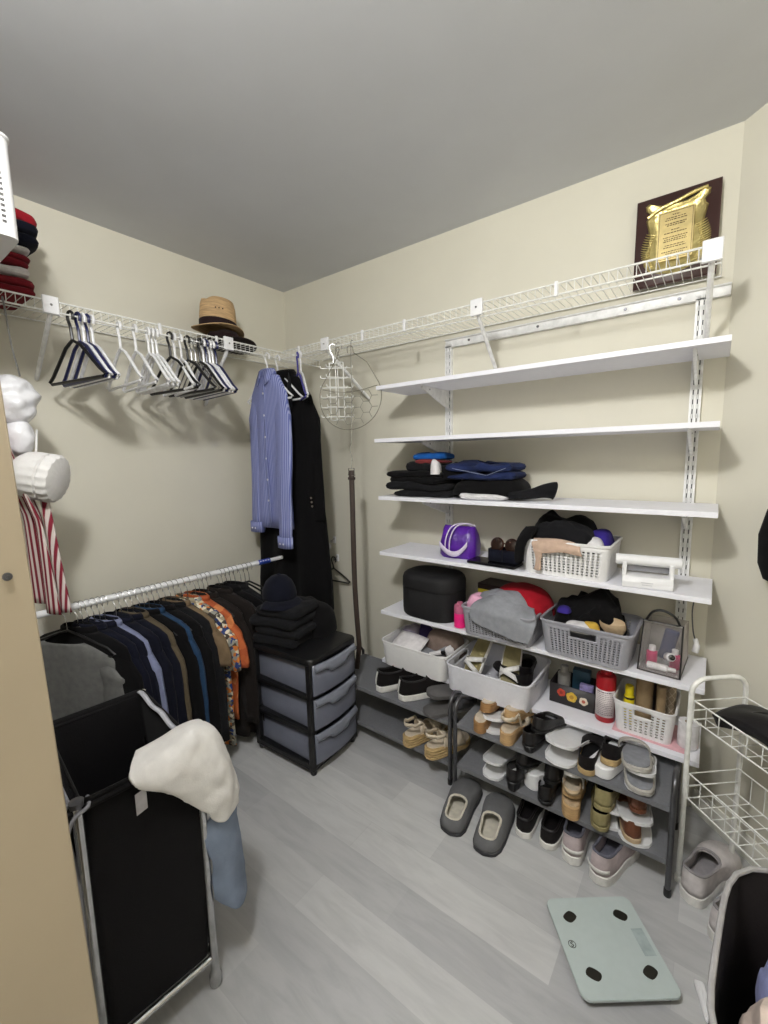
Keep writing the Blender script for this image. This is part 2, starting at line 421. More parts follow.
# ---------------------------------------------------------------- hangers
def tri_hanger(mb, w=0.40, drop=0.19, r=0.0055, hook_h=0.105, n=6, flat=1.0):
    """closed triangular tube hanger: hook crown at z 0, width along x"""
    hook = [(0.016, 0, -0.030), (0.020, 0, -0.014), (0.010, 0, 0.0), (-0.006, 0, 0.001), (-0.016, 0, -0.012), (-0.014, 0, -0.03), (-0.004, 0, -0.055), (0, 0, -hook_h)]
    mb.tube(smooth_path(hook, 4), r * 0.85, n)
    zb = -drop - hook_h * 0.55; zs = -hook_h
    loop = [(0, 0, zs + 0.004), (0.05, 0, zs - 0.020), (w / 2 - 0.03, 0, zb + 0.028), (w / 2, 0, zb + 0.008), (w / 2 - 0.014, 0, zb), (0, 0, zb), (-w / 2 + 0.014, 0, zb), (-w / 2, 0, zb + 0.008), (-w / 2 + 0.03, 0, zb + 0.028), (-0.05, 0, zs - 0.020)]
    mb.tube(loop, r, n, closed=True)
    return mb
M_hw = mat('white hanger plastic', (236, 236, 238), 0.3); M_hn = mat('navy hanger plastic', (24, 30, 78), 0.3); M_hb = mat('black hanger plastic', (14, 14, 16), 0.4)
M_hm = mat('grey wire hanger', (150, 150, 150), 0.3, 0.9); M_hv = mat('violet hanger plastic', (74, 70, 150), 0.35)
HM = {'w': M_hw, 'n': M_hn, 'b': M_hb, 'm': M_hm, 'v': M_hv}
HG = 'empty hangers on the left wire shelf'
HS = [  # y, colour, turn in degrees, label
 (-1.302, 'b', 10, 'thick black plastic hanger, leftmost of the empty hangers'),
 (-1.278, 'n', 4, 'navy plastic hanger right of the leftmost black one'),
 (-1.262, 'w', 3, 'white plastic hanger between the two navy ones at the left'),
 (-1.248, 'n', 3, 'second navy plastic hanger from the left'),
 (-1.232, 'w', 2, 'white plastic hanger closing the left navy and white bunch'),
 (-1.135, 'w', -3, 'white hanger hanging alone, first after the left bunch'),
 (-1.075, 'w', -4, 'white hanger hanging alone, second after the left bunch'),
 (-1.022, 'w', -5, 'leftmost white hanger of the middle trio'),
 (-1.005, 'w', -4, 'middle white hanger of the middle trio'),
 (-0.988, 'w', -3, 'rightmost white hanger of the middle trio'),
 (-0.930, 'b', 6, 'black hanger behind the middle white trio'),
 (-0.910, 'w', -8, 'white hanger just right of the middle black hanger'),
 (-0.880, 'w', -10, 'white hanger in front of the black clip hangers'),
 (-0.850, 'b', 4, 'black hanger left of the row of silver hooks'),
 (-0.832, 'm', -2, 'silver wire hanger, left of the silver pair'),
 (-0.812, 'm', -2, 'silver wire hanger, right of the silver pair'),
 (-0.790, 'b', -3, 'black hanger behind the right white bunch'),
 (-0.772, 'w', -5, 'white hanger, left of the right bunch'),
 (-0.756, 'n', -5, 'navy hanger, left of the two in the right bunch'),
 (-0.740, 'w', -6, 'white hanger between the two navy ones of the right bunch'),
 (-0.724, 'w', -6, 'white hanger second from the right end of the bunch'),
 (-0.706, 'n', -7, 'navy hanger at the right end of the empty hangers')]
hang_mesh = {}
for y, k, deg, lab in HS:
    if k not in hang_mesh:
        o = tri_hanger(MB(), r=0.0062 if k != 'm' else 0.0026, w=0.37).build('clothes_hanger', HM[k]); hang_mesh[k] = o.data
    else:
        o = bpy.data.objects.new('clothes_hanger', hang_mesh[k]); COL.objects.link(o)
    o.location = (DW + 0.0, y, ZL + 0.012); o.rotation_euler = (0, 0, math.radians(deg)); tag(o, lab, 'hanger', HG)

# ---------------------------------------------------------------- two hats on the left wire shelf
M_straw = mat('tan straw', (192, 160, 118), 0.8, kind='straw', scale=60, amt=0.25)
M_band = mat('dark brown hat band', (36, 22, 24), 0.8, kind='fabric'); M_felt = mat('dark brown felt', (48, 38, 36), 0.95, kind='fabric')
def hat(name, label, loc, rz, m_crown, m_band, r=0.088, hgt=0.11, brim=0.16, droop=0.0, tilt=0.0, eyelets=True):
    t = thing(name, label, 'hat', loc, rz); t.rotation_euler = (tilt, 0, rz)
    n = 40; sx, sy = 0.92, 1.08
    R = []
    for q, z in ((brim, 0.006), (brim, 0.009), (r + 0.01, 0.014), (r, 0.02), (r * 0.985, hgt * 0.5), (r * 0.94, hgt * 0.8), (r * 0.86, hgt * 0.97), (r * 0.72, hgt * 1.0), (r * 0.4, hgt * 0.95), (0.004, hgt * 0.92)):
        ring = []
        for j in range(n):
            a = 2 * PI * j / n; c, s = math.cos(a), math.sin(a); zz = z
            if q >= brim - 0.001: zz += 0.016 * abs(c) ** 2 - 0.005 * abs(s) ** 3
            if z > hgt * 0.9: zz -= 0.018 * math.exp(-(c * q / 0.03) ** 2) * (q / r) + 0.012 * (0.5 + 0.5 * s) * 0
            ring.append((q * sx * c, q * sy * s, zz))
        R.append(ring)
    mb = MB().rings(R, cap0=False)
    mb.build('crown_and_brim', m_crown, t, solid=0.003, angle=1.2)
    MB().lathe([(r * 1.0, 0.020), (r * 1.03, 0.022), (r * 1.03, 0.056), (r * 1.0, 0.058)], 36, sx=sx, sy=sy, cap0=False, cap1=False).build('hat_band', m_band, t)
    if eyelets:
        mb = MB()
        for k in (-1, 0, 1):
            a = math.radians(-38 + k * 11); p = Vector((r * 0.985 * sx * math.cos(a), r * 0.985 * sy * math.sin(a), hgt * 0.62)); d = Vector((math.cos(a), math.sin(a), 0.1)) * 0.002
            mb.tube([p - d, p + d], 0.0035, 8)
        mb.build('eyelets', M_band, t)
    return t
hat('felt_hat', 'dark brown wide-brimmed hat lying under the straw hat on the wire shelf', (0.158, -0.555, ZW + 0.004), 0.3, M_felt, M_band, r=0.080, hgt=0.075, brim=0.165, droop=1, eyelets=False)
hat('straw_hat', 'tan straw hat with dark band on top of the dark hat', (0.155, -0.585, ZW + 0.066), 0.25, M_straw, M_band, r=0.090, hgt=0.165, brim=0.128, tilt=-0.05)

# ---------------------------------------------------------------- garments
def shirt_body(mb, sh=0.21, hem=0.24, length=0.62, neck=0.075, th=0.022, seed=0, fold=0.012, nslope=0.055, back=0.0):
    """hollow-looking hanging torso: z 0 at the collar seam, width along x, front towards -y"""
    R = []; n = 44; ph = seed * 1.7
    lv = [(0.0, neck, 0.030), (0.012, neck + 0.035, 0.03), (nslope * 0.6, sh * 0.78, 0.032), (nslope, sh * 0.97, 0.03), (nslope + 0.035, sh + 0.008, 0.03)]
    k = 9
    for i in range(1, k + 1):
        t = i / k; lv.append((nslope + 0.035 + (length - nslope - 0.035) * t, lerp(sh + 0.008, hem, t), lerp(0.03, th * 1.25, min(1, t * 2))))
    for z, w, d in lv:
        ring = []
        f = min(1, max(0, (z - 0.06) / 0.35))
        for j in range(n):
            a = 2 * PI * j / n; c, s = math.cos(a), math.sin(a)
            x = w * math.copysign(abs(c) ** 0.8, c); y = d * s * (1 + 0.0 * f)
            y += fold * f * math.sin(x * 34 + ph + z * 3) + fold * 0.6 * f * nz(x * 9 + seed, z * 4, seed)
            x += 0.008 * f * nz(seed, z * 5, s)
            zz = -z - (0.012 * nz(x * 6, seed, 3) if z > length - 0.02 else 0)
            ring.append((x, y, zz))
        R.append(ring)
    return mb.rings(R, cap0=False, cap1=False)
def sleeve(mb, side, sh=0.21, length=0.5, r0=0.075, r1=0.05, seed=0, swing=0.05, fwd=-0.01, start=0.055):
    R = []; n = 16; k = 9
    for i in range(k + 1):
        t = i / k
        cx = side * (sh - 0.03 + swing * math.sin(t * PI * 0.5) + 0.012 * t); cy = fwd * t + 0.006 * nz(seed, t * 4, side); cz = -(start + 0.03) - length * t
        w = lerp(r0, r1, t) * (0.55 if i == 0 else 1); d = lerp(0.026, 0.02, t) * (0.7 if i == 0 else 1)
        tilt = lerp(0.9, 0.05, min(1, t * 3))
        ring = []
        for j in range(n):
            a = 2 * PI * j / n; c, s = math.cos(a), math.sin(a)
            wob = 1 + 0.10 * nz(a * 0.8, t * 5, seed)
            ring.append((cx + w * c * wob, cy + d * s + 0.006 * math.sin(c * 6 + t * 4 + seed) * t, cz - side * c * w * tilt * 0.7))
        R.append(ring)
    return mb.rings(R, cap0=True, cap1=False)
def velvet_hanger(mb_body, mb_hook, w=0.40):
    p = [(-w / 2, 0, -0.175), (-w / 2 + 0.03, 0, -0.150), (-0.05, 0, -0.105), (0, 0, -0.090), (0.05, 0, -0.105), (w / 2 - 0.03, 0, -0.150), (w / 2, 0, -0.175), (w / 2 - 0.015, 0, -0.183), (0, 0, -0.183), (-w / 2 + 0.015, 0, -0.183)]
    mb_body.tube(p, 0.0052, 6, closed=True)
    mb_hook.tube(smooth_path([(0.020, 0, -0.024), (0.022, 0, -0.006), (0.012, 0, 0.010), (-0.004, 0, 0.013), (-0.018, 0, 0.002), (-0.016, 0, -0.020), (-0.002, 0, -0.045), (0, 0, -0.095)], 4), 0.0017, 6)
_vh = {}
def hang_velvet(loc, deg, label, group):
    t = thing('velvet_hanger', label, 'hanger', loc, math.radians(deg), group)
    if not _vh:
        a, b = MB(), MB(); velvet_hanger(a, b); _vh['a'] = a.build('frame', M_hb, t); _vh['b'] = b.build('hook', M_chrome, t)
    else:
        for k in 'ab':
            o = _vh[k].copy(); COL.objects.link(o); o.parent = t
    return t

# tension rod between the back wall and the side wall
rod = thing('tension_rod', 'white tension rod along the left wall full of dark clothes', 'rod', (0.32, -0.97, 0.83))
MB().tube([(0.32, -1.94, 0.845), (0.32, -0.50, 0.834)], 0.0135, 14).build('outer_tube', M_plastic, rod, world=True)
MB().tube([(0.32, -0.50, 0.834), (0.32, -0.012, 0.830)], 0.0105, 14).build('inner_tube', M_plastic, rod, world=True)
MB().tube([(0.32, -0.02, 0.830), (0.32, -0.001, 0.830)], [0.016, 0.021], 16).build('end_cap', M_plastic, rod, world=True)
MB().tube([(0.32, -0.545, 0.8343), (0.32, -0.470, 0.8337)], 0.0141, 14).build('sticker', mat('blue sticker', (34, 62, 160), 0.4), rod, world=True)['label'] = 'blue sticker band'
mb = MB()
for i in range(4): mb.box((0.3322, -0.535 + i * 0.017, 0.842), (0.0012, 0.009, 0.006))
mb.build('sticker_print', M_plastic, rod, world=True)

GD = 'garments on the tension rod'; GH = 'velvet hangers on the tension rod'
M_gtee = mat('mid grey jersey', (106, 106, 104), 0.95, kind='fabric'); M_paleblue = mat('pale blue cotton', (118, 124, 152), 0.9, kind='fabric')
M_khaki = mat('khaki cotton', (86, 76, 60), 0.9, kind='fabric'); M_tblue = mat('steel blue cotton', (34, 58, 86), 0.9, kind='fabric')
M_tan = mat('tan cotton', (112, 94, 72), 0.9, kind='fabric'); M_flor = mat('floral print', (160, 150, 126), 0.9, kind='patch', scale=70, c2=[(38, 60, 120), (206, 120, 50), (150, 150, 140), (224, 214, 190), (70, 60, 52)])
M_orange = mat('orange print', (176, 88, 42), 0.85, kind='patch', scale=30, c2=[(168, 80, 40), (196, 120, 70), (184, 96, 50)])
M_brown = mat('dark brown fabric', (30, 25, 23), 0.95, kind='fabric'); M_dnavy = mat('midnight blue fabric', (14, 16, 30), 0.95, kind='fabric')
RODZ = 0.8475
def rz_(y): return 0.845 + (y + 1.94) * (-0.011 / 1.44)
GL = [ # y, turn, material, length, half hem, sleeve length, sleeve material, label
 (-1.425, 13, M_gtee, 0.62, 0.23, 0.20, M_gtee, 'grey short-sleeved T-shirt at the left end of the rod'),
 (-1.388, 9, M_black, 0.60, 0.23, 0.46, M_black, 'black top just right of the grey T-shirt on the rod'),
 (-1.352, 7, M_dnavy, 0.62, 0.23, 0.48, M_dnavy, 'midnight blue long-sleeved top behind the grey T-shirt'),
 (-1.312, 4, M_dnavy, 0.64, 0.24, 0.50, M_dnavy, 'midnight blue shirt left of the pale blue one'),
 (-1.294, 3, M_paleblue, 0.60, 0.225, 0.44, M_paleblue, 'pale blue shirt showing one sleeve between navy tops'),
 (-1.252, 3, M_navy, 0.62, 0.24, 0.49, M_navy, 'navy shirt just right of the pale blue sleeve'),
 (-1.208, 0, M_navy, 0.66, 0.24, 0.50, M_navy, 'navy shirt left of the khaki shirt'),
 (-1.186, 0, M_khaki, 0.62, 0.235, 0.50, M_khaki, 'khaki brown shirt between dark shirts'),
 (-1.140, 2, M_black, 0.63, 0.24, 0.50, M_black, 'black shirt just right of the khaki one'),
 (-1.120, 2, M_tblue, 0.60, 0.225, 0.42, M_tblue, 'steel blue shirt mostly hidden by the black ones'),
 (-1.074, 2, M_black, 0.66, 0.24, 0.50, M_black, 'black shirt right of the steel blue one'),
 (-1.024, 0, M_black2, 0.64, 0.24, 0.50, M_black2, 'charcoal shirt left of the tan-collared shirt'),
 (-1.002, 0, M_tan, 0.56, 0.21, 0.16, M_tan, 'tan short-sleeved shirt next to the floral one'),
 (-0.945, -2, M_flor, 0.68, 0.235, 0.20, M_flor, 'white, blue and brown floral shirt on the rod'),
 (-0.905, -3, M_orange, 0.56, 0.235, 0.20, M_orange, 'orange printed shirt beside the floral shirt'),
 (-0.862, 0, M_brown, 0.68, 0.235, 0.50, M_brown, 'dark brown shirt right of the orange one'),
 (-0.780, -3, M_brown, 0.70, 0.24, 0.52, M_brown, 'dark brown jacket between brown shirt and black tops'),
 (-0.738, 3, M_black, 0.70, 0.24, 0.52, M_black, 'black top left of the three bare hangers'),
 (-0.690, -2, M_black2, 0.68, 0.235, 0.50, M_black2, 'charcoal top on the rod near the drawers')]
for i, (y, dg, m, ln, hem, sl, sm, lab) in enumerate(GL):
    z = rz_(y) + 0.003
    dg = dg + 14
    hang_velvet((0.32, y, z), dg, 'black hanger carrying the ' + lab, GH)
    t = thing('hanging_shirt', lab, 'shirt', (0.32 - (0.02 if m is M_gtee else 0), y, z - (0.135 if m is M_gtee else 0.098)), math.radians(dg), GD)
    shirt_body(MB(), 0.225, hem, ln, seed=i + 1, fold=0.008, th=0.016, neck=0.095 if m is M_gtee else 0.075).build('body', m, t, solid=0.002)
    for sd in (-1, 1):
        sleeve(MB(), sd, 0.225, sl, swing=0.015 if m is M_gtee else 0.05, seed=i * 3 + sd, r0=0.07, r1=0.055 if sl < 0.3 else 0.042).build('sleeve', sm, t, solid=0.002)
    if m is not M_gtee: MB().lathe([(0.085, -0.004), (0.082, 0.012), (0.07, 0.020)], 24, sx=1.0, sy=0.36, cap0=False, cap1=False).build('collar', m, t, solid=0.003)
for i, (y, dg, lab) in enumerate(((-1.372, 8, 'plain black hanger between the two dark tops left of the midnight blue shirts'), (-1.332, 6, 'plain black hanger among the midnight blue shirts'), (-1.232, 3, 'plain black hanger between the navy shirts'), (-1.160, 3, 'plain black hanger left of the black shirt by the khaki one'), (-1.098, 2, 'plain black hanger just right of the steel blue shirt'), (-1.048, 2, 'plain black hanger left of the charcoal shirt'), (-0.974, 0, 'plain black hanger between tan and floral shirts'), (-0.884, 0, 'plain black hanger between orange and dark brown shirts'), (-0.840, 0, 'plain black hanger right of the dark brown shirt'), (-0.760, 0, 'plain black hanger between the dark jackets'), (-0.715, 0, 'plain black hanger left of the charcoal top'))):
    hang_velvet((0.32, y, rz_(y) + 0.003), dg + 14, lab, GH)
for i, (y, dg, lab) in enumerate(((-0.655, 8, 'bare black hanger, left of the last three on the rod'), (-0.630, 12, 'bare black hanger, middle of the last three on the rod'), (-0.605, 16, 'bare black hanger at the right end of the rod'))):
    hang_velvet((0.32, y, rz_(y) + 0.003), dg, lab, GH)
# black trousers folded over hangers near the right end
for y, lab in ((-0.648, 'black trousers folded over a hanger, left of the last pair'), (-0.618, 'black trousers folded over the hanger nearest the drawers')):
    R = []
    for z, d, w in ((0.004, 0.004, 0.15), (0, 0.009, 0.155), (-0.03, 0.012, 0.155), (-0.2, 0.014, 0.152), (-0.4, 0.016, 0.15), (-0.52, 0.014, 0.148)):
        R.append([(0.32 + x + 0.01 * nz(z * 4, y * 9, x), y + s * 1.0 + 0.004 * math.sin(x * 40 + z * 8), rz_(y) + 0.003 - 0.180 + z) for x, s in [(w * math.cos(2 * PI * j / 28), d * math.sin(2 * PI * j / 28)) for j in range(28)]])
    tag(MB().rings(R).build('trousers', M_black, world=True), lab, 'trousers', GD)
# belt-like strap loop that hangs below the dark clothes
tag(MB().tube(smooth_path([(0.50, -0.715, 0.30), (0.515, -0.72, 0.16), (0.53, -0.725, 0.06), (0.545, -0.722, 0.02), (0.55, -0.71, 0.045), (0.535, -0.70, 0.16), (0.52, -0.70, 0.30)], 5), 0.010, 8).build('cloth_belt', M_black, world=True), 'black cloth belt end dangling near the floor below the dark clothes', 'belt')

# ---------------------------------------------------------------- corner: shirt, long coat, spare hangers
M_stripe = mat('blue white striped cotton', (100, 110, 172), 0.85, kind='stripe', scale=30, c2=(156, 162, 204))
M_cuff = mat('shell button', (226, 226, 232), 0.3)
def coat_hanger(loc, dg, label):
    o = tri_hanger(MB(), r=0.0055, w=0.38, hook_h=0.10).build('clothes_hanger', M_hw); o.location = loc; o.rotation_euler = (0, 0, math.radians(dg))
    return tag(o, label, 'hanger')
coat_hanger((DW + 0.002, -0.405, ZL + 0.012), 0, 'white hanger holding the blue striped shirt')
t = thing('dress_shirt', 'blue and white striped long-sleeved shirt hanging in the corner', 'shirt', (0.310, -0.405, 1.838), math.radians(-2))
MBs = shirt_body(MB(), 0.148, 0.155, 0.83, neck=0.055, seed=3, fold=0.010, nslope=0.09)
MBs.build('body', M_stripe, t, solid=0.002)
sleeve(MB(), 1, 0.148, 0.80, r0=0.060, r1=0.052, seed=2, swing=0.012, fwd=-0.045, start=0.085).build('sleeve', M_stripe, t, solid=0.002)
sleeve(MB(), -1, 0.148, 0.74, r0=0.06, r1=0.045, seed=5, swing=0.0, fwd=-0.02, start=0.085).build('sleeve', M_stripe, t, solid=0.002)
# collar: standing band and two pointed leaves
mb = MB()
mb.lathe([(0.062, -0.012), (0.060, 0.012), (0.052, 0.028)], 26, sx=1.0, sy=0.5, cap0=False, cap1=False)
for sx in (-1, 1):
    mb.add([(sx * 0.006, -0.034, 0.020), (sx * 0.058, -0.012, 0.026), (sx * 0.066, -0.030, -0.030), (sx * 0.030, -0.050, -0.062)], [(0, 1, 2, 3) if sx < 0 else (0, 3, 2, 1)])
mb.build('collar', M_stripe, t, solid=0.003)
pk = MB().grid(lambda u, v: (lerp(-0.008, 0.008, u), -0.0335 + 0.004 * math.sin(v * 9), lerp(-0.05, -0.80, v)), 1, 16)
pk = pk.build('placket', M_stripe, t, solid=0.004)
for i in range(6):
    b = MB().lathe([(0, 0), (0.0055, 0), (0.0055, 0.0022), (0.003, 0.0028), (0, 0.002)], 10).build('button', M_cuff, pk); b.location = (0, -0.037, -0.10 - i * 0.115); b.rotation_euler = (PI / 2, 0, 0)
for sx, x, y, z in ((1, 0.148, -0.052, -0.86), (-1, -0.128, -0.03, -0.80)):
    mb = MB(); 
    R = [[(x + 0.054 * math.cos(a), y + 0.025 * math.sin(a), z - q) for a in [2 * PI * j / 18 for j in range(18)]] for q in (0, 0.06)]
    c = mb.rings(R, cap0=False, cap1=False).build('cuff', M_stripe, t, solid=0.004)
    for k in (0, 1):
        b = MB().lathe([(0, 0), (0.005, 0), (0.005, 0.002), (0, 0.002)], 10).build('button', M_cuff, c); b.location = (x - 0.01 + 0.028 * k, y - 0.028, z - 0.035); b.rotation_euler = (PI / 2, 0, 0)
coat_hanger((DW + 0.002, -0.335, ZL + 0.012), 0, 'white hanger holding the long black coat')
t = thing('long_coat', 'long black coat hanging in the corner down to the drawer tower', 'coat', (0.340, -0.31, 1.838), math.radians(4))
shirt_body(MB(), 0.19, 0.28, 1.285, neck=0.06, th=0.05, seed=9, fold=0.014, nslope=0.12).build('body', M_black, t, solid=0.003)
s1 = sleeve(MB(), 1, 0.19, 0.64, r0=0.07, r1=0.058, seed=4, swing=0.03, fwd=-0.02, start=0.11).build('sleeve', M_black, t, solid=0.003)
sleeve(MB(), -1, 0.19, 0.64, r0=0.07, r1=0.058, seed=6, swing=0.03, fwd=-0.02, start=0.11).build('sleeve', M_black, t, solid=0.003)
for k in range(3):
    b = MB().lathe([(0, 0), (0.0065, 0), (0.006, 0.003), (0, 0.003)], 10).build('cuff_button', M_chrome, s1); b.location = (0.20 + 0.003 * k, -0.048, -0.66 - 0.022 * k); b.rotation_euler = (PI / 2, 0, 0.3)
mb = MB()
for sx in (-1, 1):
    mb.add([(sx * 0.004, -0.045, -0.34), (sx * 0.055, -0.028, 0.012), (sx * 0.08, -0.040, -0.05), (sx * 0.095, -0.052, -0.16)], [(0, 1, 2, 3) if sx < 0 else (0, 3, 2, 1)])
mb.build('lapel', M_black2, t, solid=0.004)
mb = MB()
R = [[(0.075 * math.cos(a) * k, 0.036 * math.sin(a) * k, z) for a in [2 * PI * j / 22 for j in range(22)]] for k, z in ((1, -0.015), (0.98, 0.018), (0.85, 0.03))]
mb.rings(R, cap0=False, cap1=False).build('collar', M_black, t, solid=0.004)
# spare hangers on the corner of the back shelf
for x, k, dg, lab in ((0.445, 'v', -30, 'violet-edged plastic hanger in the corner right of the coat'), (0.468, 'w', -32, 'white plastic hanger behind the violet one in the corner')):
    o = tri_hanger(MB(), r=0.0058, w=0.34).build('clothes_hanger', HM[k]); o.location = (x, -DW, ZL + 0.012); o.rotation_euler = (0, 0, math.radians(dg)); tag(o, lab, 'hanger')

# ---------------------------------------------------------------- wire organisers on the back shelf
# multi-tier trouser hangers, side by side
M_clear = mat('translucent hanger plastic', (226, 226, 222), 0.25, amt=0.02)
def tier_hanger(x, y, rz, label, m):
    t = thing('tiered_hanger', label, 'hanger', (x, y, ZL + 0.012), rz, 'tiered trouser hangers')
    mb = MB(); mb.tube(smooth_path([(0.016, 0, -0.026), (0.014, 0, -0.006), (0, 0, 0.002), (-0.015, 0, -0.008), (-0.012, 0, -0.032), (0, 0, -0.06), (0, 0, -0.09)], 4), 0.0024, 6)
    mb.build('hook', M_chrome, t)
    mb = MB()
    mb.tube([(-0.02, 0, -0.09), (-0.02, 0, -0.37)], 0.003, 6); mb.tube([(0.02, 0, -0.09), (0.02, 0, -0.37)], 0.003, 6)
    mb.tube([(-0.02, 0, -0.09), (0.02, 0, -0.09)], 0.003, 6); mb.tube([(-0.02, 0, -0.37), (0.02, 0, -0.37)], 0.003, 6)
    mb.build('spine', m, t)
    for i in range(6):
        z = -0.115 - i * 0.048
        MB().tube(smooth_path([(-0.066, 0, z + 0.012), (-0.062, 0, z), (-0.03, 0, z), (0.03, 0, z), (0.062, 0, z), (0.066, 0, z + 0.012)], 3), 0.0026, 6).build('bar', m, t)
    return t
tier_hanger(0.705, -DW, 0.75, 'clear tiered trouser hanger nearest the corner on the back shelf', M_clear)
tier_hanger(0.745, -DW, 0.95, 'clear tiered trouser hanger next to the honeycomb wire basket', M_clear)
# honeycomb wire scarf holder: bent frame with hexagon mesh
t = thing('wire_scarf_holder', 'fan-shaped honeycomb wire holder hanging left of the board shelves', 'wire holder', (0.815, -DW, ZL - 0.03), 0.25)
M_bwire = mat('brass-grey wire', (150, 146, 130), 0.35, 0.7)
def sp(u, z): return (u, -0.02 + 0.35 * u * u, z)
cx, cz, rr = 0.0, -0.225, 0.165
fr = [sp(cx + rr * 1.02 * math.cos(a), cz + rr * 0.95 * math.sin(a)) for a in [PI * 0.12 - i * (PI * 1.24) / 30 for i in range(31)]]
mb = MB(); mb.tube([sp(0.03, -0.02)] + [sp(0.10, -0.07)] + fr + [sp(-0.12, -0.12), sp(-0.06, -0.035), sp(-0.045, 0.0)], 0.0022, 6)
mb.tube(smooth_path([sp(0.03, -0.02), sp(0.025, 0.008), sp(0.0, 0.008), sp(0.0, -0.02)], 3), 0.0022, 6); mb.tube(smooth_path([sp(-0.045, 0.0), sp(-0.05, 0.012), sp(-0.065, 0.006), sp(-0.066, -0.02)], 3), 0.0022, 6)
mb.build('frame', M_bwire, t)
mb = MB(); hs = 0.03
def inside(x, z): return ((x - cx) / rr) ** 2 + ((z - cz) / (rr * 0.93)) ** 2 < 1.0 and z < cz + 0.045
for i in range(-8, 9):
    for j in range(-8, 9):
        hx = i * hs * 1.5; hz = cz + (j + (i % 2) * 0.5) * hs * math.sqrt(3)
        for k in range(3):
            a, b = [(hx + hs * math.cos(PI / 3 * q), hz + hs * math.sin(PI / 3 * q)) for q in (k, k + 1)]
            if inside(*a) and inside(*b): mb.tube([sp(*a), sp(*b)], 0.0014, 4)
mb.tube([sp(-0.148, cz + 0.045), sp(-0.08, cz + 0.03), sp(0, cz + 0.02), sp(0.08, cz + 0.03), sp(0.148, cz + 0.045)], 0.0018, 5)
mb.build('honeycomb_mesh', M_bwire, t)
# leather belt on a small chain hook
t = thing('leather_belt', 'long brown leather belt hanging from the back wire shelf', 'belt', (0.82, -DW - 0.004, 0.25))
mb = MB(); mb.tube(smooth_path([(0.838, -DW + 0.006, ZL + 0.002), (0.835, -DW - 0.006, ZL + 0.008), (0.832, -DW - 0.008, ZL - 0.03), (0.826, -DW - 0.004, 1.72), (0.818, -DW - 0.004, 1.55), (0.812, -DW - 0.004, 1.46)], 4), 0.0022, 6)
mb.tube(smooth_path([(0.812, -DW - 0.004, 1.46), (0.804, -DW - 0.004, 1.43), (0.812, -DW - 0.004, 1.40), (0.818, -DW - 0.004, 1.37)], 4), 0.0026, 6)
mb.build('wire_hook', M_chrome, t, world=True)
bk = MB(); bk.tube([(0.792, -DW - 0.006, 1.335), (0.828, -DW - 0.006, 1.335), (0.832, -DW - 0.006, 1.30), (0.790, -DW - 0.006, 1.30)], 0.003, 6, closed=True); bk.tube([(0.81, -DW - 0.006, 1.335), (0.815, -DW - 0.006, 1.375)], 0.002, 6)
bk.build('buckle', M_chrome, t, world=True)
M_leather = mat('dark brown leather', (58, 46, 40), 0.55, kind='leather')
def belt_pt(u, v):
    z = lerp(1.325, 0.21, v); x = 0.810 + 0.034 * v + 0.006 * math.sin(v * 7) - 0.05 * max(0, v - 0.82) / 0.18; y = -DW - 0.006 - 0.012 * math.sin(v * 5) - 0.02 * v
    a = 0.5 + 0.25 * math.sin(v * 4)
    w = 0.013
    return (x + (u - 0.5) * 2 * w * math.cos(a), y + (u - 0.5) * 2 * w * math.sin(a), z)
MB().grid(belt_pt, 2, 40).build('strap', M_leather, t, world=True, solid=0.004)
MB().box((0.812, -DW - 0.008, 1.285), (0.04, 0.014, 0.014)).build('keeper_loop', M_leather, t, world=True, bevel=0.002)
# wall hooks with a black hanger, low on the back wall beside the coat
for x, z, lab in ((0.375, 0.878, 'small white wall hook, upper one right of the coat'), (0.395, 0.765, 'small white wall hook holding the black hanger')):
    t = thing('wall_hook', lab, 'hook', (x, 0, z - 0.02))
    MB().box((x, -0.004, z), (0.022, 0.008, 0.045)).build('plate', M_plastic, t, world=True, bevel=0.003)
    MB().tube(smooth_path([(x, -0.006, z + 0.008), (x, -0.024, z + 0.0), (x, -0.034, z - 0.012), (x, -0.036, z + 0.002)], 4), 0.004, 8).build('prong', M_chrome, t, world=True)
o = tri_hanger(MB(), r=0.005, w=0.26, drop=0.11, hook_h=0.075).build('clothes_hanger', M_hb); tag(o, 'black hanger hanging low on the back wall beside the coat', 'hanger'); o.location = (0.385, -0.03, 0.772); o.rotation_euler = (0, 0, 0.05)

# ---------------------------------------------------------------- cloth helpers
def heap(mb, w, d, h, seed=0, amp=0.35, freq=9.0, n=40, k=12, sq=3.0, flat=0.55):
    """crumpled pile of cloth, base at z 0"""
    R = []
    for i in range(k + 1):
        t = i / k; r = math.cos(t * PI / 2) ** flat if i < k else 0.02
        z = h * math.sin(t * PI / 2)
        ring = []
        for j in range(n):
            a = 2 * PI * j / n; c, s = math.cos(a), math.sin(a)
            q = (abs(c) ** sq + abs(s) ** sq) ** (-1 / sq)
            x, y = w / 2 * r * c * q, d / 2 * r * s * q
            e = amp * h * (nz(x * freq + seed, y * freq, z * freq + seed) * 0.8 + 0.4 * nz(x * freq * 2.3, y * freq * 2.3 + seed, z * freq * 2)) * min(1, t * 3)
            ring.append((x * (1 + 0.3 * e / h * 0.5), y * (1 + 0.3 * e / h * 0.5), max(0.001 * i, z + e)))
        R.append(ring)
    return mb.rings(R)
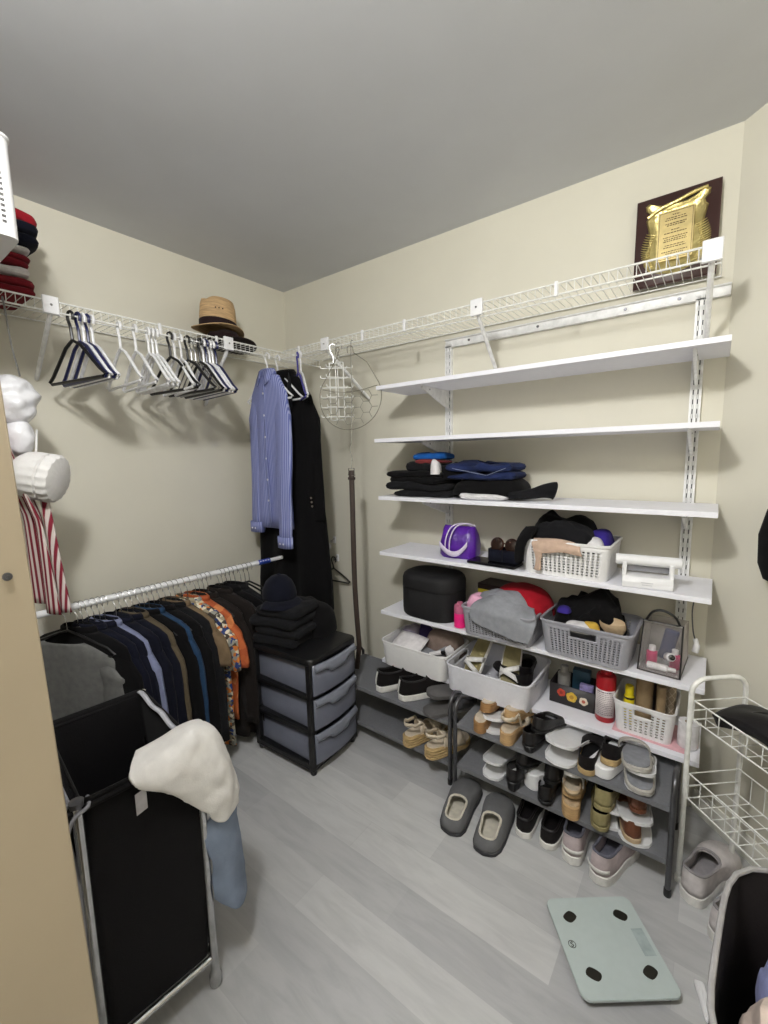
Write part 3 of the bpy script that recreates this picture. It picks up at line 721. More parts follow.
def folded(mb, w, d, h, layers=3, seed=0, r=0.03, amp=0.006, z0=0.0):
    """a folded garment: stacked soft layers whose folded edges show"""
    lh = h / layers; rg = random.Random(seed * 13 + layers)
    for l in range(layers):
        R = []; zb = z0 + l * lh; off = (rg.uniform(-0.012, 0.012), rg.uniform(-0.010, 0.010)); an = rg.uniform(-0.05, 0.05); sc = rg.uniform(0.93, 1.0)
        ca, sa = math.cos(an), math.sin(an)
        per = []
        P = rrect(w * sc, d * sc, r, 6)
        for a, b in zip(P, P[1:] + P[:1]):          # resample long sides so they can wave
            L = math.hypot(b[0] - a[0], b[1] - a[1]); k = max(1, int(L / 0.018))
            per += [(lerp(a[0], b[0], i / k), lerp(a[1], b[1], i / k)) for i in range(k)]
        n = len(per)
        for q, zz in ((0.012, 0.0), (0.003, 0.18), (0.0, 0.5), (0.004, 0.82), (0.016, 1.0), (0.05, 1.04), (0.5, 1.02)):
            ring = []
            for x, y in per:
                k = 1 - q / (min(w, d) / 2) if q < 0.3 else 0.25
                e = amp * 1.6 * nz(x * 12 + seed, y * 12 + l * 4, l + seed)
                sag = amp * 1.2 * nz(x * 9 + l, y * 9 + seed, 3.3) * (1 if l or zz > 0.3 else 0)
                xx, yy = x * k + e, y * k + e
                ring.append((xx * ca - yy * sa + off[0], xx * sa + yy * ca + off[1], max(0.0005, zb + zz * lh + sag * (0.4 + zz))))
            R.append(ring)
        mb.rings(R)
    return mb

# ---------------------------------------------------------------- drawer tower
M_drawer = mat('smoky translucent plastic', (104, 107, 120), 0.25, amt=0.06, scale=8, trans=0.0)
M_drawer_lip = mat('smoky drawer grip', (124, 128, 140), 0.3, amt=0.03)
dt = thing('drawer_tower', 'black plastic tower with three smoky grey drawers in the corner', 'drawers', (0.745, -0.625, 0.0), 0.05)
DWD, DDP, DHT = 0.31, 0.38, 0.535       # width (y), depth (x), height
hx, hy = DDP / 2, DWD / 2
fr = MB()
for sx in (-1, 1):
    for sy in (-1, 1):
        fr.box((sx * (hx - 0.014), sy * (hy - 0.013), 0.275), (0.028, 0.026, 0.49))
for z in (0.045, 0.205, 0.362):
    fr.box((0, 0, z), (DDP, DWD, 0.020))
fr.box((0, 0, 0.03), (DDP, DWD, 0.012))
fr.build('frame', M_blackp, dt, bevel=0.004)
tp = MB()
R = []
for q, z in ((0.006, 0.512), (0.0, 0.518), (0.0, 0.533), (0.004, 0.540), (0.02, 0.542)):
    R.append([(x * (1 + 0.0), y, z) for x, y in [(xx + (0.018 * (1 - (yy / hy) ** 2) if xx > 0 else 0), yy) for xx, yy in rrect(DDP + 0.012 - 2 * q, DWD + 0.012 - 2 * q, 0.025, 6)]])
tp.rings(R).build('top_panel', M_blackp, dt)
for sx in (-1, 1):
    for sy in (-1, 1):
        MB().lathe([(0.013, 0.0), (0.015, 0.01), (0.017, 0.034)], 14, c=(sx * (hx - 0.02), sy * (hy - 0.02), 0)).build('foot', M_blackp, dt)
for z0 in (0.057, 0.217, 0.374):
    h = 0.138
    d = MB(); nn = 12
    def front(y): return hx + 0.006 + 0.016 * (1 - (y / (hy - 0.016)) ** 2)
    ys = [lerp(-(hy - 0.016), hy - 0.016, i / nn) for i in range(nn + 1)]
    # drawer tray: curved front, flat sides, open top
    outer = [(front(y), y) for y in ys] + [(-hx + 0.02, hy - 0.028), (-hx + 0.02, -hy + 0.028)]
    d.rings([[(x, y, z0) for x, y in outer], [(x, y, z0 + h) for x, y in outer]], cap0=True, cap1=False)
    dr_ = d.build('drawer', M_drawer, dt, solid=0.003, off=-1)
    g = MB(); zt = z0 + h
    # moulded grip: sloping lip dropping to a scooped handle in the middle
    def lipfn(u, v):
        y = lerp(-(hy - 0.018), hy - 0.018, u); dip = 0.030 + 0.022 * (1 / (1 + math.exp(-(abs(u - 0.5) - 0.22) * -60)))
        z = zt - v * dip
        return (front(y) + 0.002 + 0.010 * math.sin(v * PI * 0.8), y, z)
    g.grid(lipfn, 40, 5)
    g.build('handle', M_drawer_lip, dr_, solid=0.003)
# things on the tower
cp = thing('baseball_cap', 'navy baseball cap on the drawer tower beside the rod end', 'cap', (0.640, -0.665, 0.732), -0.5)
prof = [(0.082, 0.0), (0.083, 0.02), (0.078, 0.05), (0.064, 0.082), (0.04, 0.104), (0.012, 0.112), (0.002, 0.113)]
MB().lathe(prof, 28, sx=1.05, sy=0.95, cap0=False).build('crown', M_navy, cp, solid=0.003)
MB().lathe([(0.0, 0.112), (0.007, 0.113), (0.006, 0.118), (0.0, 0.119)], 12).build('button', M_navy, cp)
MB().grid(lambda u, v: ((0.078 + v * 0.075 * math.sin(PI * lerp(0.12, 0.88, u)) ** 0.6) * math.cos(lerp(-1.05, 1.05, u)), (0.078 + v * 0.04) * math.sin(lerp(-1.05, 1.05, u)), 0.006 - 0.03 * v * v + 0.012 * math.cos(lerp(-1.3, 1.3, u)) * v), 18, 6).build('visor', M_navy, cp, solid=0.004)
t = folded(MB(), 0.26, 0.23, 0.178, 4, seed=3).build('folded_jacket', M_black2); place(t, (0.69, -0.665, 0.5425), (0, 0, 0.25)); tag(t, 'dark folded jacket under the navy cap on the drawer tower', 'jacket')
t = heap(MB(), 0.25, 0.20, 0.15, seed=8, amp=0.2, freq=7).build('knit_heap', M_black); place(t, (0.70, -0.44 - 0.09, 0.5430), (0, 0, 0.2)); tag(t, 'black crumpled knitwear on the drawer tower under the coat hem', 'knitwear')

# ---------------------------------------------------------------- hamper
M_lgrey = mat('light grey nylon', (136, 136, 142), 0.8, kind='fabric')
M_bagblk = mat('black nylon', (10, 8, 10), 0.8, kind='fabric')
hm = thing('laundry_hamper', 'black two-bag laundry hamper on a chrome frame with castors', 'hamper', (1.06, -1.66, 0.0))
hm.rotation_euler = (0, 0, math.radians(-6)); hm.matrix_basis = Matrix.Translation((1.06, -1.66, 0)) @ Matrix.Rotation(math.radians(-6), 4, 'Z')
LX, LY = 0.195, 0.232       # half size of the frame
HT = 0.688
fr = MB()
for sx in (-1, 1):
    for y in (-LY, -0.018, LY):
        fr.tube([(sx * LX, y, 0.055), (sx * LX, y, HT)], 0.0105, 12)
    fr.tube([(sx * LX, -LY, 0.085), (sx * LX, LY, 0.085)], 0.009, 10)
for y in (-LY, -0.018, LY):
    fr.tube([(-LX, y, 0.085), (LX, y, 0.085)], 0.009, 10)
fr.build('frame', M_chrome, hm)
for sx in (-1, 1):
    for y in (-LY, LY):
        MB().lathe([(0.013, 0.0), (0.016, 0.006), (0.016, 0.03), (0.012, 0.04), (0.009, 0.06)], 16, c=(sx * LX, y, 0.0)).build('castor', M_chrome, hm)
MB().lathe([(0.0, 0.0), (0.013, 0.0), (0.014, 0.012), (0.0, 0.016)], 16, c=(LX, -0.018, HT - 0.002)).build('post_cap', M_steel, hm)
def bag(y0, y1, m, name, bulge=0.006):
    R = []
    for z, q in ((0.094, 0.003), (0.3, -bulge), (0.5, -bulge), (0.66, 0.004), (0.685, -0.004), (0.695, -0.006)):
        ring = []
        for x, y in rrect(2 * LX - 0.006 - 2 * q, (y1 - y0) - 2 * q - 0.006, 0.02, 4):
            ring.append((x + 0.004 * nz(x * 6, y * 9, z * 7), (y0 + y1) / 2 + y + 0.004 * nz(y * 6, x * 8, z * 6), z))
        R.append(ring)
    return MB().rings(R, cap0=True, cap1=False).build(name, m, hm, solid=0.004, off=-1)
bag(-0.010, LY, M_bagblk, 'bag')
b2 = bag(-LY, -0.03, M_lgrey, 'bag', 0.012); b2['label'] = 'grey bag'
mb = MB()
for sx in (-1, 1): mb.tube([(sx * LX, -LY, HT - 0.012), (sx * LX, LY, HT - 0.012)], 0.007, 10)
for y in (-LY, -0.018, LY): mb.tube([(-LX, y, HT - 0.012), (LX, y, HT - 0.012)], 0.007, 10)
mb.build('rim_sleeve', M_bagblk, hm)
# knotted cord ties at the post
mb = MB(); mb.tube(smooth_path([(LX - 0.02, 0.005, HT - 0.004), (LX + 0.008, 0.0, HT - 0.008), (LX + 0.014, -0.03, HT - 0.02), (LX + 0.013, -0.045, HT - 0.08), (LX + 0.014, -0.04, HT - 0.16)], 4), 0.004, 6)
mb.build('tie_cord', M_lgrey, hm)
mb = MB(); 
mb.grid(lambda u, v: (lerp(-LX, LX - 0.005, v), LY - 0.008 + (u - 0.5) * 0.014, HT - 0.006 + 0.007 + 0.004 * math.sin(v * 17) + 0.003 * math.sin(u * 3)), 2, 24)
mb.build('white_trim', mat('white piping', (190, 190, 198), 0.7), hm, solid=0.003)['label'] = 'white edge trim'

# white towel over the near corner of the hamper
M_towel = mat('white terry', (226, 223, 220), 0.95, kind='fabric', amt=0.05, scale=30)
def patch(rows, nu, nv, wob=0.004, seed=0):
    """smooth surface through rows of 3-D points (same count in each row)"""
    G = [smooth_path(r, nu) for r in rows]
    cols = list(zip(*G)); C = [smooth_path(list(c), nv) for c in cols]
    m = len(C); n = len(C[0]); V = []; F = []
    for j in range(n):
        for i in range(m):
            p = C[i][j]; q = wob * nz(p.x * 22 + seed, p.y * 22, p.z * 22) + wob * 0.5 * nz(p.x * 55, p.y * 55 + seed, p.z * 55)
            V.append((p.x + q, p.y + q * 0.4, p.z + q * 0.6))
    for j in range(n - 1):
        for i in range(m - 1): F.append((j * m + i, j * m + i + 1, (j + 1) * m + i + 1, (j + 1) * m + i))
    return MB().add(V, F)
rows = [[(1.200, -1.560, 0.704), (1.195, -1.50, 0.702), (1.195, -1.445, 0.708), (1.200, -1.400, 0.700), (1.185, -1.380, 0.655)],
        [(1.268, -1.600, 0.706), (1.270, -1.535, 0.708), (1.272, -1.445, 0.722), (1.262, -1.392, 0.690), (1.232, -1.352, 0.605)],
        [(1.286, -1.604, 0.694), (1.297, -1.540, 0.680), (1.306, -1.460, 0.668), (1.300, -1.390, 0.610), (1.262, -1.346, 0.545)],
        [(1.288, -1.596, 0.680), (1.298, -1.540, 0.644), (1.312, -1.462, 0.590), (1.312, -1.396, 0.540), (1.278, -1.346, 0.497)],
        [(1.288, -1.588, 0.672), (1.296, -1.520, 0.612), (1.306, -1.452, 0.520), (1.308, -1.414, 0.470), (1.286, -1.352, 0.470)]]
tw = patch(rows, 10, 9, 0.006, 3).build('hand_towel', M_towel, world=True, solid=0.007)
tag(tw, 'white terry towel draped over the near corner of the hamper', 'towel')
# grey-blue cloth hanging below the towel
M_denim = mat('faded grey-blue cotton', (126, 138, 158), 0.9, kind='fabric', amt=0.12, scale=18)
rows = [[(1.282, -1.448, 0.470), (1.290, -1.415, 0.500), (1.284, -1.380, 0.510), (1.258, -1.356, 0.530)],
        [(1.288, -1.452, 0.420), (1.300, -1.418, 0.420), (1.290, -1.380, 0.420), (1.262, -1.346, 0.420)],
        [(1.290, -1.440, 0.350), (1.302, -1.415, 0.330), (1.292, -1.375, 0.310), (1.264, -1.338, 0.300)],
        [(1.292, -1.444, 0.290), (1.308, -1.408, 0.250), (1.296, -1.372, 0.220), (1.266, -1.336, 0.210)],
        [(1.292, -1.440, 0.262), (1.308, -1.404, 0.208), (1.296, -1.370, 0.182), (1.268, -1.338, 0.176)]]
jn = patch(rows, 6, 6, 0.005, 7).build('faded_shirt', M_denim, world=True, solid=0.008); tag(jn, 'faded grey-blue cloth hanging from the hamper corner below the towel', 'cloth')
# care tag of the towel
MB().box((1.288, -1.590, 0.640), (0.001, 0.026, 0.05), rz=0.2).build('care_tag', mat('pale satin tag', (170, 166, 168), 0.5), tw).location = tw.matrix_basis.inverted() @ Vector((0, 0, 0))
tw.children[0].location = -tw.location

# ---------------------------------------------------------------- left edge: stack and hung things at the end of the wire shelf
M_red = mat('red knit', (150, 26, 38), 0.95, kind='fabric'); M_dred = mat('dark red knit', (112, 24, 34), 0.95, kind='fabric'); M_offw = mat('off-white cotton', (206, 202, 200), 0.95, kind='fabric')
def on_shelf(name, mb, m, loc, rot, label, cat, group=None, **k):
    o = mb.build(name, m, **k); place(o, loc, rot); return tag(o, label, cat, group)
zz = ZW + 0.003
for m, h, lab in ((M_dred, 0.066, 'dark red folded cloth at the bottom of the stack on the wire shelf end'), (M_offw, 0.030, 'off-white folded cloth between the dark red ones on the wire shelf'), (M_dred, 0.052, 'dark red folded cloth, second from bottom of the stack'),
                  (M_offw, 0.024, 'white folded cloth under the navy one at the top left'), (M_navy, 0.074, 'navy folded sweater near the top of the stack on the wire shelf end'), (M_red, 0.04, 'bright red knit on top of the stack at the wire shelf end')):
    w = 0.26 if m is not M_navy else 0.27
    y = -1.502 if m in (M_dred, M_offw) else -1.474
    on_shelf('folded_cloth', folded(MB(), w, 0.23, h, 2 if h > 0.05 else 1, seed=h * 50), m, (0.16, y, zz), (0, 0, 0.12 * (1 if m is M_red else -0.3)), lab, 'folded cloth', 'folded stack at the left end of the wire shelf')
    zz += h + 0.002
def basket(name, label, loc, rz, w, d, h, m, taper=0.9, holes=True, cw=0.011, rows=9, handle=None, r=0.025, rim=0.006, hole_w=0.55, solid=0.0024, group=None, zlo=0.12, zhi=0.86, seed=0, lopside=None):
    """tapered open plastic basket with real perforations; handle = {'front','back','left','right'} sides with a grip slot"""
    t = thing(name, label, 'basket', loc, rz, group)
    handle = handle or ()
    # perimeter as list of (x, y, side, fraction along side)
    P = []
    def line(a, b, side):
        L = (Vector(b) - Vector(a)).length; k = max(2, int(round(L / cw)))
        k += k % 2
        for i in range(k): P.append((*Vector(a).lerp(Vector(b), i / k), side, (i + 0.5) / k, i))
    def arc(cx, cy, a0):
        for i in range(4): a = math.radians(a0 + 22.5 * i); P.append((cx + r * math.cos(a), cy + r * math.sin(a), 'c', 0, 0))
    W2, D2 = w / 2, d / 2
    line((-W2 + r, -D2), (W2 - r, -D2), 'front'); arc(W2 - r, -D2 + r, -90)
    line((W2, -D2 + r), (W2, D2 - r), 'right'); arc(W2 - r, D2 - r, 0)
    line((W2 - r, D2), (-W2 + r, D2), 'back'); arc(-W2 + r, D2 - r, 90)
    line((-W2, D2 - r), (-W2, -D2 + r), 'left'); arc(-W2 + r, -D2 + r, 180)
    n = len(P); zs = [0, zlo * h]
    if holes:
        for i in range(rows):
            a = lerp(zlo, zhi, i / rows) * h; b = lerp(zlo, zhi, (i + 1) / rows) * h
            zs += [a + (b - a) * hole_w, b]
    else:
        zs += [lerp(zlo, zhi, (i + 1) / 8) * h for i in range(8)]
    zs += [h]
    V = []
    for z in zs:
        s = lerp(taper, 1, z / h)
        for x, y, *_ in P: V.append((x * s, y * s, z))
    F = [tuple(range(n))[::-1]]
    for k in range(len(zs) - 1):
        zc = (zs[k] + zs[k + 1]) / 2 / h
        for i in range(n):
            side, fr_, ci = P[i][2], P[i][3], P[i][4]
            if side in handle:
                hw = 0.17 if side in ('front', 'back') else 0.26
                if abs(fr_ - 0.5) < hw and 0.66 < zc < 0.88: continue
                if holes and abs(fr_ - 0.5) < hw + 0.045 and 0.60 < zc < 0.95: 
                    i2 = (i + 1) % n; F.append((k * n + i, k * n + i2, (k + 1) * n + i2, (k + 1) * n + i)); continue
            if holes and side != 'c' and ci % 2 == 1 and k >= 1 and k < len(zs) - 2 and (k - 1) % 2 == 0: continue
            i2 = (i + 1) % n; F.append((k * n + i, k * n + i2, (k + 1) * n + i2, (k + 1) * n + i))
    MB().add(V, F).build('body', m, t, solid=solid)
    MB().tube([(x * 1.005, y * 1.005, h) for x, y, *_ in P], rim, 6, closed=True).build('rim', m, t)
    return t
M_basket = mat('white basket plastic', (230, 229, 230), 0.4, amt=0.02)
basket('storage_basket', 'tall white perforated basket at the top left edge, above the wire shelf', (0.612, -1.672, ZW + 0.004), 0.0, 0.30, 0.25, 0.245, M_basket, taper=1.0, rows=14, cw=0.009)
# white plastic bundle, ruffled cap and striped robe hung at the end of the rail
M_bagw = mat('white plastic film', (232, 232, 236), 0.25, kind='foil', amt=0.03)
M_ruff = mat('white ruffled cotton', (230, 228, 226), 0.9, kind='fabric', amt=0.03)
def mat_robe(): return mat('red and cream stripes', (124, 26, 46), 0.9, kind='stripe', scale=24, c2=(206, 196, 190))
bg = thing('plastic_bundle', 'white plastic-wrapped bundle hanging at the left edge under the wire shelf', 'bundle', (0.33, -1.50, 1.50))
def bundle(mb, c, rx, ry, rz, seed, amp=0.2):
    R = []; n = 30; k = 14
    for i in range(k + 1):
        ph = -PI / 2 + PI * i / k
        R.append([(c[0] + rx * math.cos(ph) * math.cos(a) * (1 + amp * nz(a * 1.2, ph * 3, seed)), c[1] + ry * math.cos(ph) * math.sin(a) * (1 + amp * nz(a * 1.2, ph * 3, seed)), c[2] + rz * math.sin(ph)) for a in [2 * PI * j / n for j in range(n)]])
    return mb.rings(R)
bundle(MB(), (0.33, -1.510, 1.605), 0.10, 0.075, 0.088, 2, 0.45).build('upper_bag', M_bagw, bg, world=True, angle=3.1, sub=1)
bundle(MB(), (0.34, -1.505, 1.485), 0.06, 0.045, 0.07, 5, 0.3).build('lower_bag', M_bagw, bg, world=True, angle=3.1, sub=1)
MB().tube(smooth_path([(0.33, -1.478, 1.69), (0.325, -1.49, 1.80), (DW + 0.006, -1.495, ZL + 0.006), (DW - 0.006, -1.495, ZL + 0.0)], 4), 0.003, 6).build('cord', M_hm, bg, world=True)
rc = thing('ruffled_cap', 'white cap with a pleated ruffle hanging at the left edge above the rod', 'cap', (0.40, -1.47, 1.26))
R = []; n = 72
for i, (r, y) in enumerate(((0.03, -0.055), (0.07, -0.045), (0.088, -0.02), (0.092, 0.02), (0.092, 0.045), (0.084, 0.050), (0.093, 0.056), (0.094, 0.078), (0.086, 0.090), (0.05, 0.098), (0.004, 0.100))):
    R.append([((r + (0.0028 * math.sin(j * PI / 2) if i > 2 else 0)) * math.cos(2 * PI * j / n), y, (r + (0.0028 * math.sin(j * PI / 2) if i > 2 else 0)) * math.sin(2 * PI * j / n)) for j in range(n)])
MB().rings(R).build('crown', M_ruff, rc)
rc.location = (0.40, -1.492, 1.352); rc.rotation_euler = (-0.22, 0, -0.75); rc.scale = (0.88, 0.88, 0.88)
MB().tube(smooth_path([(0.0, 0.0, 0.09), (-0.03, -0.02, 0.13), (-0.08, -0.05, 0.17)], 4), 0.004, 6).build('ribbon', M_ruff, rc)
rb = thing('striped_robe', 'red and cream striped robe hanging at the left end of the rod', 'robe', (0.30, -1.49, 0.86))
def robe(u, v):
    z = lerp(1.60, lerp(0.90, 0.865, u), v); a = lerp(-0.04, 0.155, u) * (0.75 + 0.35 * v)
    return (0.30 + a, lerp(-1.60, -1.505, min(1, v * 1.8)) + 0.016 * math.sin(u * 11 + v * 2) + 0.02 * v * (1 - v) + 0.02 * v * u, z)
MB().grid(robe, 36, 24).build('cloth', mat_robe(), rb, world=True, solid=0.006)
MB().grid(lambda u, v: (0.40 + 0.055 * (u - 0.5) * (0.5 + v) + 0.04 * v, -1.47 + 0.012 * math.sin(u * 7) + 0.012 * v, lerp(1.30, 0.868, v)), 12, 16).build('sash', mat_robe(), rb, world=True, solid=0.006)
MB().tube(smooth_path([(0.27, -1.60, 1.595), (0.29, -1.60, 1.78), (DW + 0.006, -1.60, ZL + 0.006), (DW - 0.006, -1.60, ZL)], 4), 0.004, 6).build('hanging_loop', M_dred, rb, world=True)

# ---------------------------------------------------------------- contents of the board shelves
def put(o, loc, label, cat, rz=0.0, group=None, rot=None):
    place(o, loc, rot or (0, 0, rz)); return tag(o, label, cat, group)
M_jean = mat('indigo denim', (28, 38, 74), 0.9, kind='fabric', amt=0.35, scale=14); M_blue = mat('bright blue cotton', (24, 84, 158), 0.9, kind='fabric'); M_rust = mat('brick red cotton', (120, 48, 50), 0.9, kind='fabric')
M_whitec = mat('white cotton', (216, 214, 216), 0.95, kind='fabric')
FS = 'folded clothes on the third board shelf'
z = ZS[2] + 0.001
put(folded(MB(), 0.34, 0.23, 0.060, 2, seed=11, amp=0.012).build('folded_trousers', M_black2), (1.165, -0.165, z), 'black folded trousers at the bottom left of the clothes stack', 'trousers', 0.05, FS); z1 = z + 0.063
put(folded(MB(), 0.33, 0.22, 0.052, 2, seed=15, amp=0.012).build('folded_trousers', M_black), (1.150, -0.165, z1), 'black folded trousers, second from bottom in the left stack', 'trousers', -0.06, FS); z1 += 0.056
put(folded(MB(), 0.21, 0.20, 0.034, 1, seed=18, amp=0.012).build('folded_shirt', M_black2), (1.185, -0.16, z1), 'charcoal folded shirt under the brick red one on the clothes shelf', 'shirt', 0.1, FS); z1 += 0.032
put(folded(MB(), 0.15, 0.17, 0.016, 1, seed=21).build('folded_shirt', M_rust), (1.205, -0.16, z1), 'brick red folded shirt under the bright blue one', 'shirt', 0.0, FS); z1 += 0.018
put(folded(MB(), 0.17, 0.17, 0.030, 1, seed=24).build('folded_shirt', M_blue), (1.175, -0.14, z1), 'bright blue folded shirt topmost of the left stack', 'shirt', 0.1, FS)
put(folded(MB(), 0.22, 0.17, 0.028, 1, seed=27).build('folded_shirt', M_whitec), (1.475, -0.19, z), 'white folded shirt at the bottom of the right clothes stack', 'shirt', 0.05, FS)
put(heap(MB(), 0.32, 0.22, 0.075, seed=31, amp=0.18, freq=8, sq=4).build('folded_sweater', M_black), (1.485, -0.16, z + 0.018), 'black sweater under the blue jeans', 'sweater', 0.03, FS)
jn2 = thing('folded_jeans', 'dark blue folded jeans on top of the black sweater', 'jeans', (1.45, -0.17, z + 0.082), 0.02, FS)
folded(MB(), 0.33, 0.20, 0.072, 2, seed=35, amp=0.016).build('denim', M_jean, jn2)
mb = MB(); mb.tube([(-0.10 + i * 0.012, -0.1005 - 0.001 * math.sin(i), 0.050 - 0.0022 * i) for i in range(14)], 0.0011, 4); mb.tube([(0.06 + i * 0.006, -0.1005, 0.022 + 0.0022 * i) for i in range(14)], 0.0011, 4)
mb.build('stitching', mat('pale seam thread', (140, 150, 180), 0.8), jn2)
put(heap(MB(), 0.16, 0.16, 0.07, seed=39, amp=0.3, freq=10).build('dark_shirt', M_black), (1.315, -0.17, z + 0.082), 'black crumpled top between the blue shirt and the jeans', 'top', 0.1, FS)
put(heap(MB(), 0.045, 0.08, 0.06, seed=42, amp=0.3, freq=16).build('white_cloth', M_whitec), (1.262, -0.275 + 0.02, z + 0.106), 'small white cloth hanging out between black trousers and jeans', 'cloth', 0.3, FS)
R = []; n = 20
pth = smooth_path([(1.60, -0.25, z + 0.022), (1.64, -0.245, z + 0.024), (1.685, -0.215, z + 0.030), (1.715, -0.185, z + 0.038), (1.742, -0.165, z + 0.040), (1.757, -0.157, z + 0.037)], 4)
rr = [0.014 + 0.026 * (i / (len(pth) - 1)) ** 1.3 if i < len(pth) - 2 else 0.030 if i == len(pth) - 2 else 0.012 for i in range(len(pth))]
tag(MB().tube(pth, rr, 18).build('rolled_socks', M_black2, world=True), 'charcoal rolled sock bundle at the right end of the folded clothes', 'socks')

# --- fourth board: purple bag, tablet, case with sunglasses, white basket, white machine
z = ZS[3] + 0.001
M_purple = mat('shiny purple nylon', (84, 30, 150), 0.35, kind='foil', amt=0.3, scale=14); M_strapw = mat('white webbing', (214, 204, 226), 0.7, kind='fabric')
t = thing('purple_bag', 'shiny purple pouch bag with white handles on the fourth shelf', 'bag', (1.345, -0.185, z), 0.15)
R = []; n = 36
for zz, w, d in ((0.0, 0.155, 0.10), (0.012, 0.17, 0.115), (0.06, 0.175, 0.118), (0.105, 0.165, 0.095), (0.132, 0.150, 0.05), (0.142, 0.140, 0.02)):
    R.append([(x * 1 + 0.007 * nz(x * 30, y * 30, zz * 40), y + 0.009 * nz(x * 26, zz * 30, y * 20), zz + 0.006 * nz(x * 20, y * 20, 1) * (zz > 0.02)) for x, y in [(w / 2 * math.copysign(abs(math.cos(a)) ** 0.6, math.cos(a)), d / 2 * math.copysign(abs(math.sin(a)) ** 0.6, math.sin(a))) for a in [2 * PI * j / n for j in range(n)]]])
MB().rings(R).build('body', M_purple, t)
for q, x in ((-1, -0.035), (1, -0.015)):
    MB().tube(smooth_path([(x - 0.015, -0.062, 0.03), (x - 0.01, -0.064, 0.09), (x + 0.01, -0.045, 0.142), (x + 0.05, -0.015, 0.156), (x + 0.09, 0.0, 0.142)], 5), 0.0032, 6).build('handle', M_strapw, t)
MB().grid(lambda u, v: (lerp(-0.075, 0.055, u), -0.066 - 0.006 * math.sin(u * PI), 0.012 + 0.055 * (2 * u - 1.05) ** 2 * (1 if u > 0.5 else 0.7) + v * 0.024), 16, 2).build('white_strap', M_strapw, t, solid=0.003)['label'] = 'white strap band'
M_glassblk = mat('glossy black plastic', (16, 16, 20), 0.15)
put(slab(0.215, 0.10, 0.012, 0.008).build('tablet', M_glassblk), (1.535, -0.238, z), 'flat black glossy tablet lying between the purple bag and the white basket', 'tablet', -0.03)
cs = thing('glasses_case', 'navy open case holding brown sunglasses', 'case', (1.575, -0.215, z + 0.0135), -0.02)
mb = MB(); R = [[(x * k, y * k, zz) for x, y in rrect(0.135, 0.075, 0.012)] for zz, k in ((0, 0.95), (0.004, 1.0), (0.052, 1.0))]
mb.rings(R, cap1=False).build('box', M_navy, cs, solid=0.003, off=-1)
MB().box((0.0, -0.0385, 0.03), (0.002, 0.003, 0.05)).build('seam', M_blackp, cs)
sg = thing('sunglasses', 'brown sunglasses standing in the navy case', 'sunglasses', (1.572, -0.212, z + 0.052), 0.02)
M_lens = mat('brown lens', (40, 24, 20), 0.08); M_tort = mat('brown tortoise frame', (76, 44, 32), 0.25)
for sx in (-1, 1):
    ln = MB().lathe([(0.0, 0.0), (0.024, 0.001), (0.0265, 0.003), (0.024, 0.006), (0.0, 0.010)], 24).build('lens', M_lens, sg); ln.rotation_euler = (PI / 2 - 0.25, 0, 0); ln.location = (sx * 0.031, -0.012, 0.032)
    MB().tube([(sx * 0.031 + 0.0265 * math.cos(a), -0.012 + 0.0065 * math.sin(a), 0.032 + 0.0257 * math.sin(a)) for a in [2 * PI * j / 24 for j in range(24)]], 0.0032, 6, closed=True).build('rim', M_tort, ln).location = (0, 0, 0)
    rim = ln.children[0]; rim.matrix_parent_inverse = ln.matrix_basis.inverted() if False else rim.matrix_parent_inverse
    rim.parent = sg
    MB().tube(smooth_path([(sx * 0.058, -0.012, 0.036), (sx * 0.06, 0.012, 0.034), (sx * 0.055, 0.032, 0.012), (sx * 0.05, 0.03, -0.002)], 4), 0.003, 6).build('temple', M_tort, sg)
MB().tube([(-0.008, -0.014, 0.036), (0, -0.016, 0.039), (0.008, -0.014, 0.036)], 0.003, 6).build('bridge', M_tort, sg)
basket('storage_basket', 'white perforated basket full of black clothes on the fourth shelf', (1.825, -0.172, z), 0.0, 0.315, 0.245, 0.128, M_basket, taper=0.93, rows=9, cw=0.0085, r=0.03)
BC = 'clothes in the white basket on the fourth shelf'
put(heap(MB(), 0.27, 0.20, 0.115, seed=51, amp=0.45, freq=12).build('dark_clothes', M_black), (1.79, -0.165, z + 0.085), 'black clothes heaped in the white basket of the fourth shelf', 'clothes', 0, BC)
put(heap(MB(), 0.24, 0.12, 0.07, seed=54, amp=0.45, freq=14).build('charcoal_knit', M_black2), (1.80, -0.225, z + 0.128), 'charcoal knit lying across the front of the black clothes', 'knit', -0.12, BC)
M_indigo = mat('indigo cotton', (54, 40, 130), 0.9, kind='fabric')
put(heap(MB(), 0.085, 0.14, 0.06, seed=57, amp=0.25, freq=11).build('indigo_cloth', M_indigo), (1.925, -0.135, z + 0.105), 'indigo cloth at the right end of the white basket', 'cloth', 0, BC)
put(heap(MB(), 0.10, 0.08, 0.05, seed=59, amp=0.25, freq=11).build('white_cloth', M_whitec), (1.905, -0.24, z + 0.105), 'white cloth beside the indigo one in the basket', 'cloth', 0.2, BC)
rows = [[(1.672, -0.245, z + 0.17), (1.70, -0.265, z + 0.175), (1.73, -0.262, z + 0.18)], [(1.658, -0.295, z + 0.13), (1.684, -0.31, z + 0.135), (1.71, -0.308, z + 0.145)], [(1.650, -0.305, z + 0.08), (1.672, -0.312, z + 0.085), (1.69, -0.310, z + 0.10)], [(1.654, -0.305, z + 0.04), (1.668, -0.309, z + 0.04), (1.684, -0.306, z + 0.06)]]
tag(patch(rows, 5, 5, 0.006, 4).build('dark_sleeve', M_black, world=True, solid=0.012), 'black sleeve hanging over the left front corner of the white basket', 'sleeve', BC)
M_beige = mat('beige lace', (190, 164, 146), 0.85, kind='fabric')
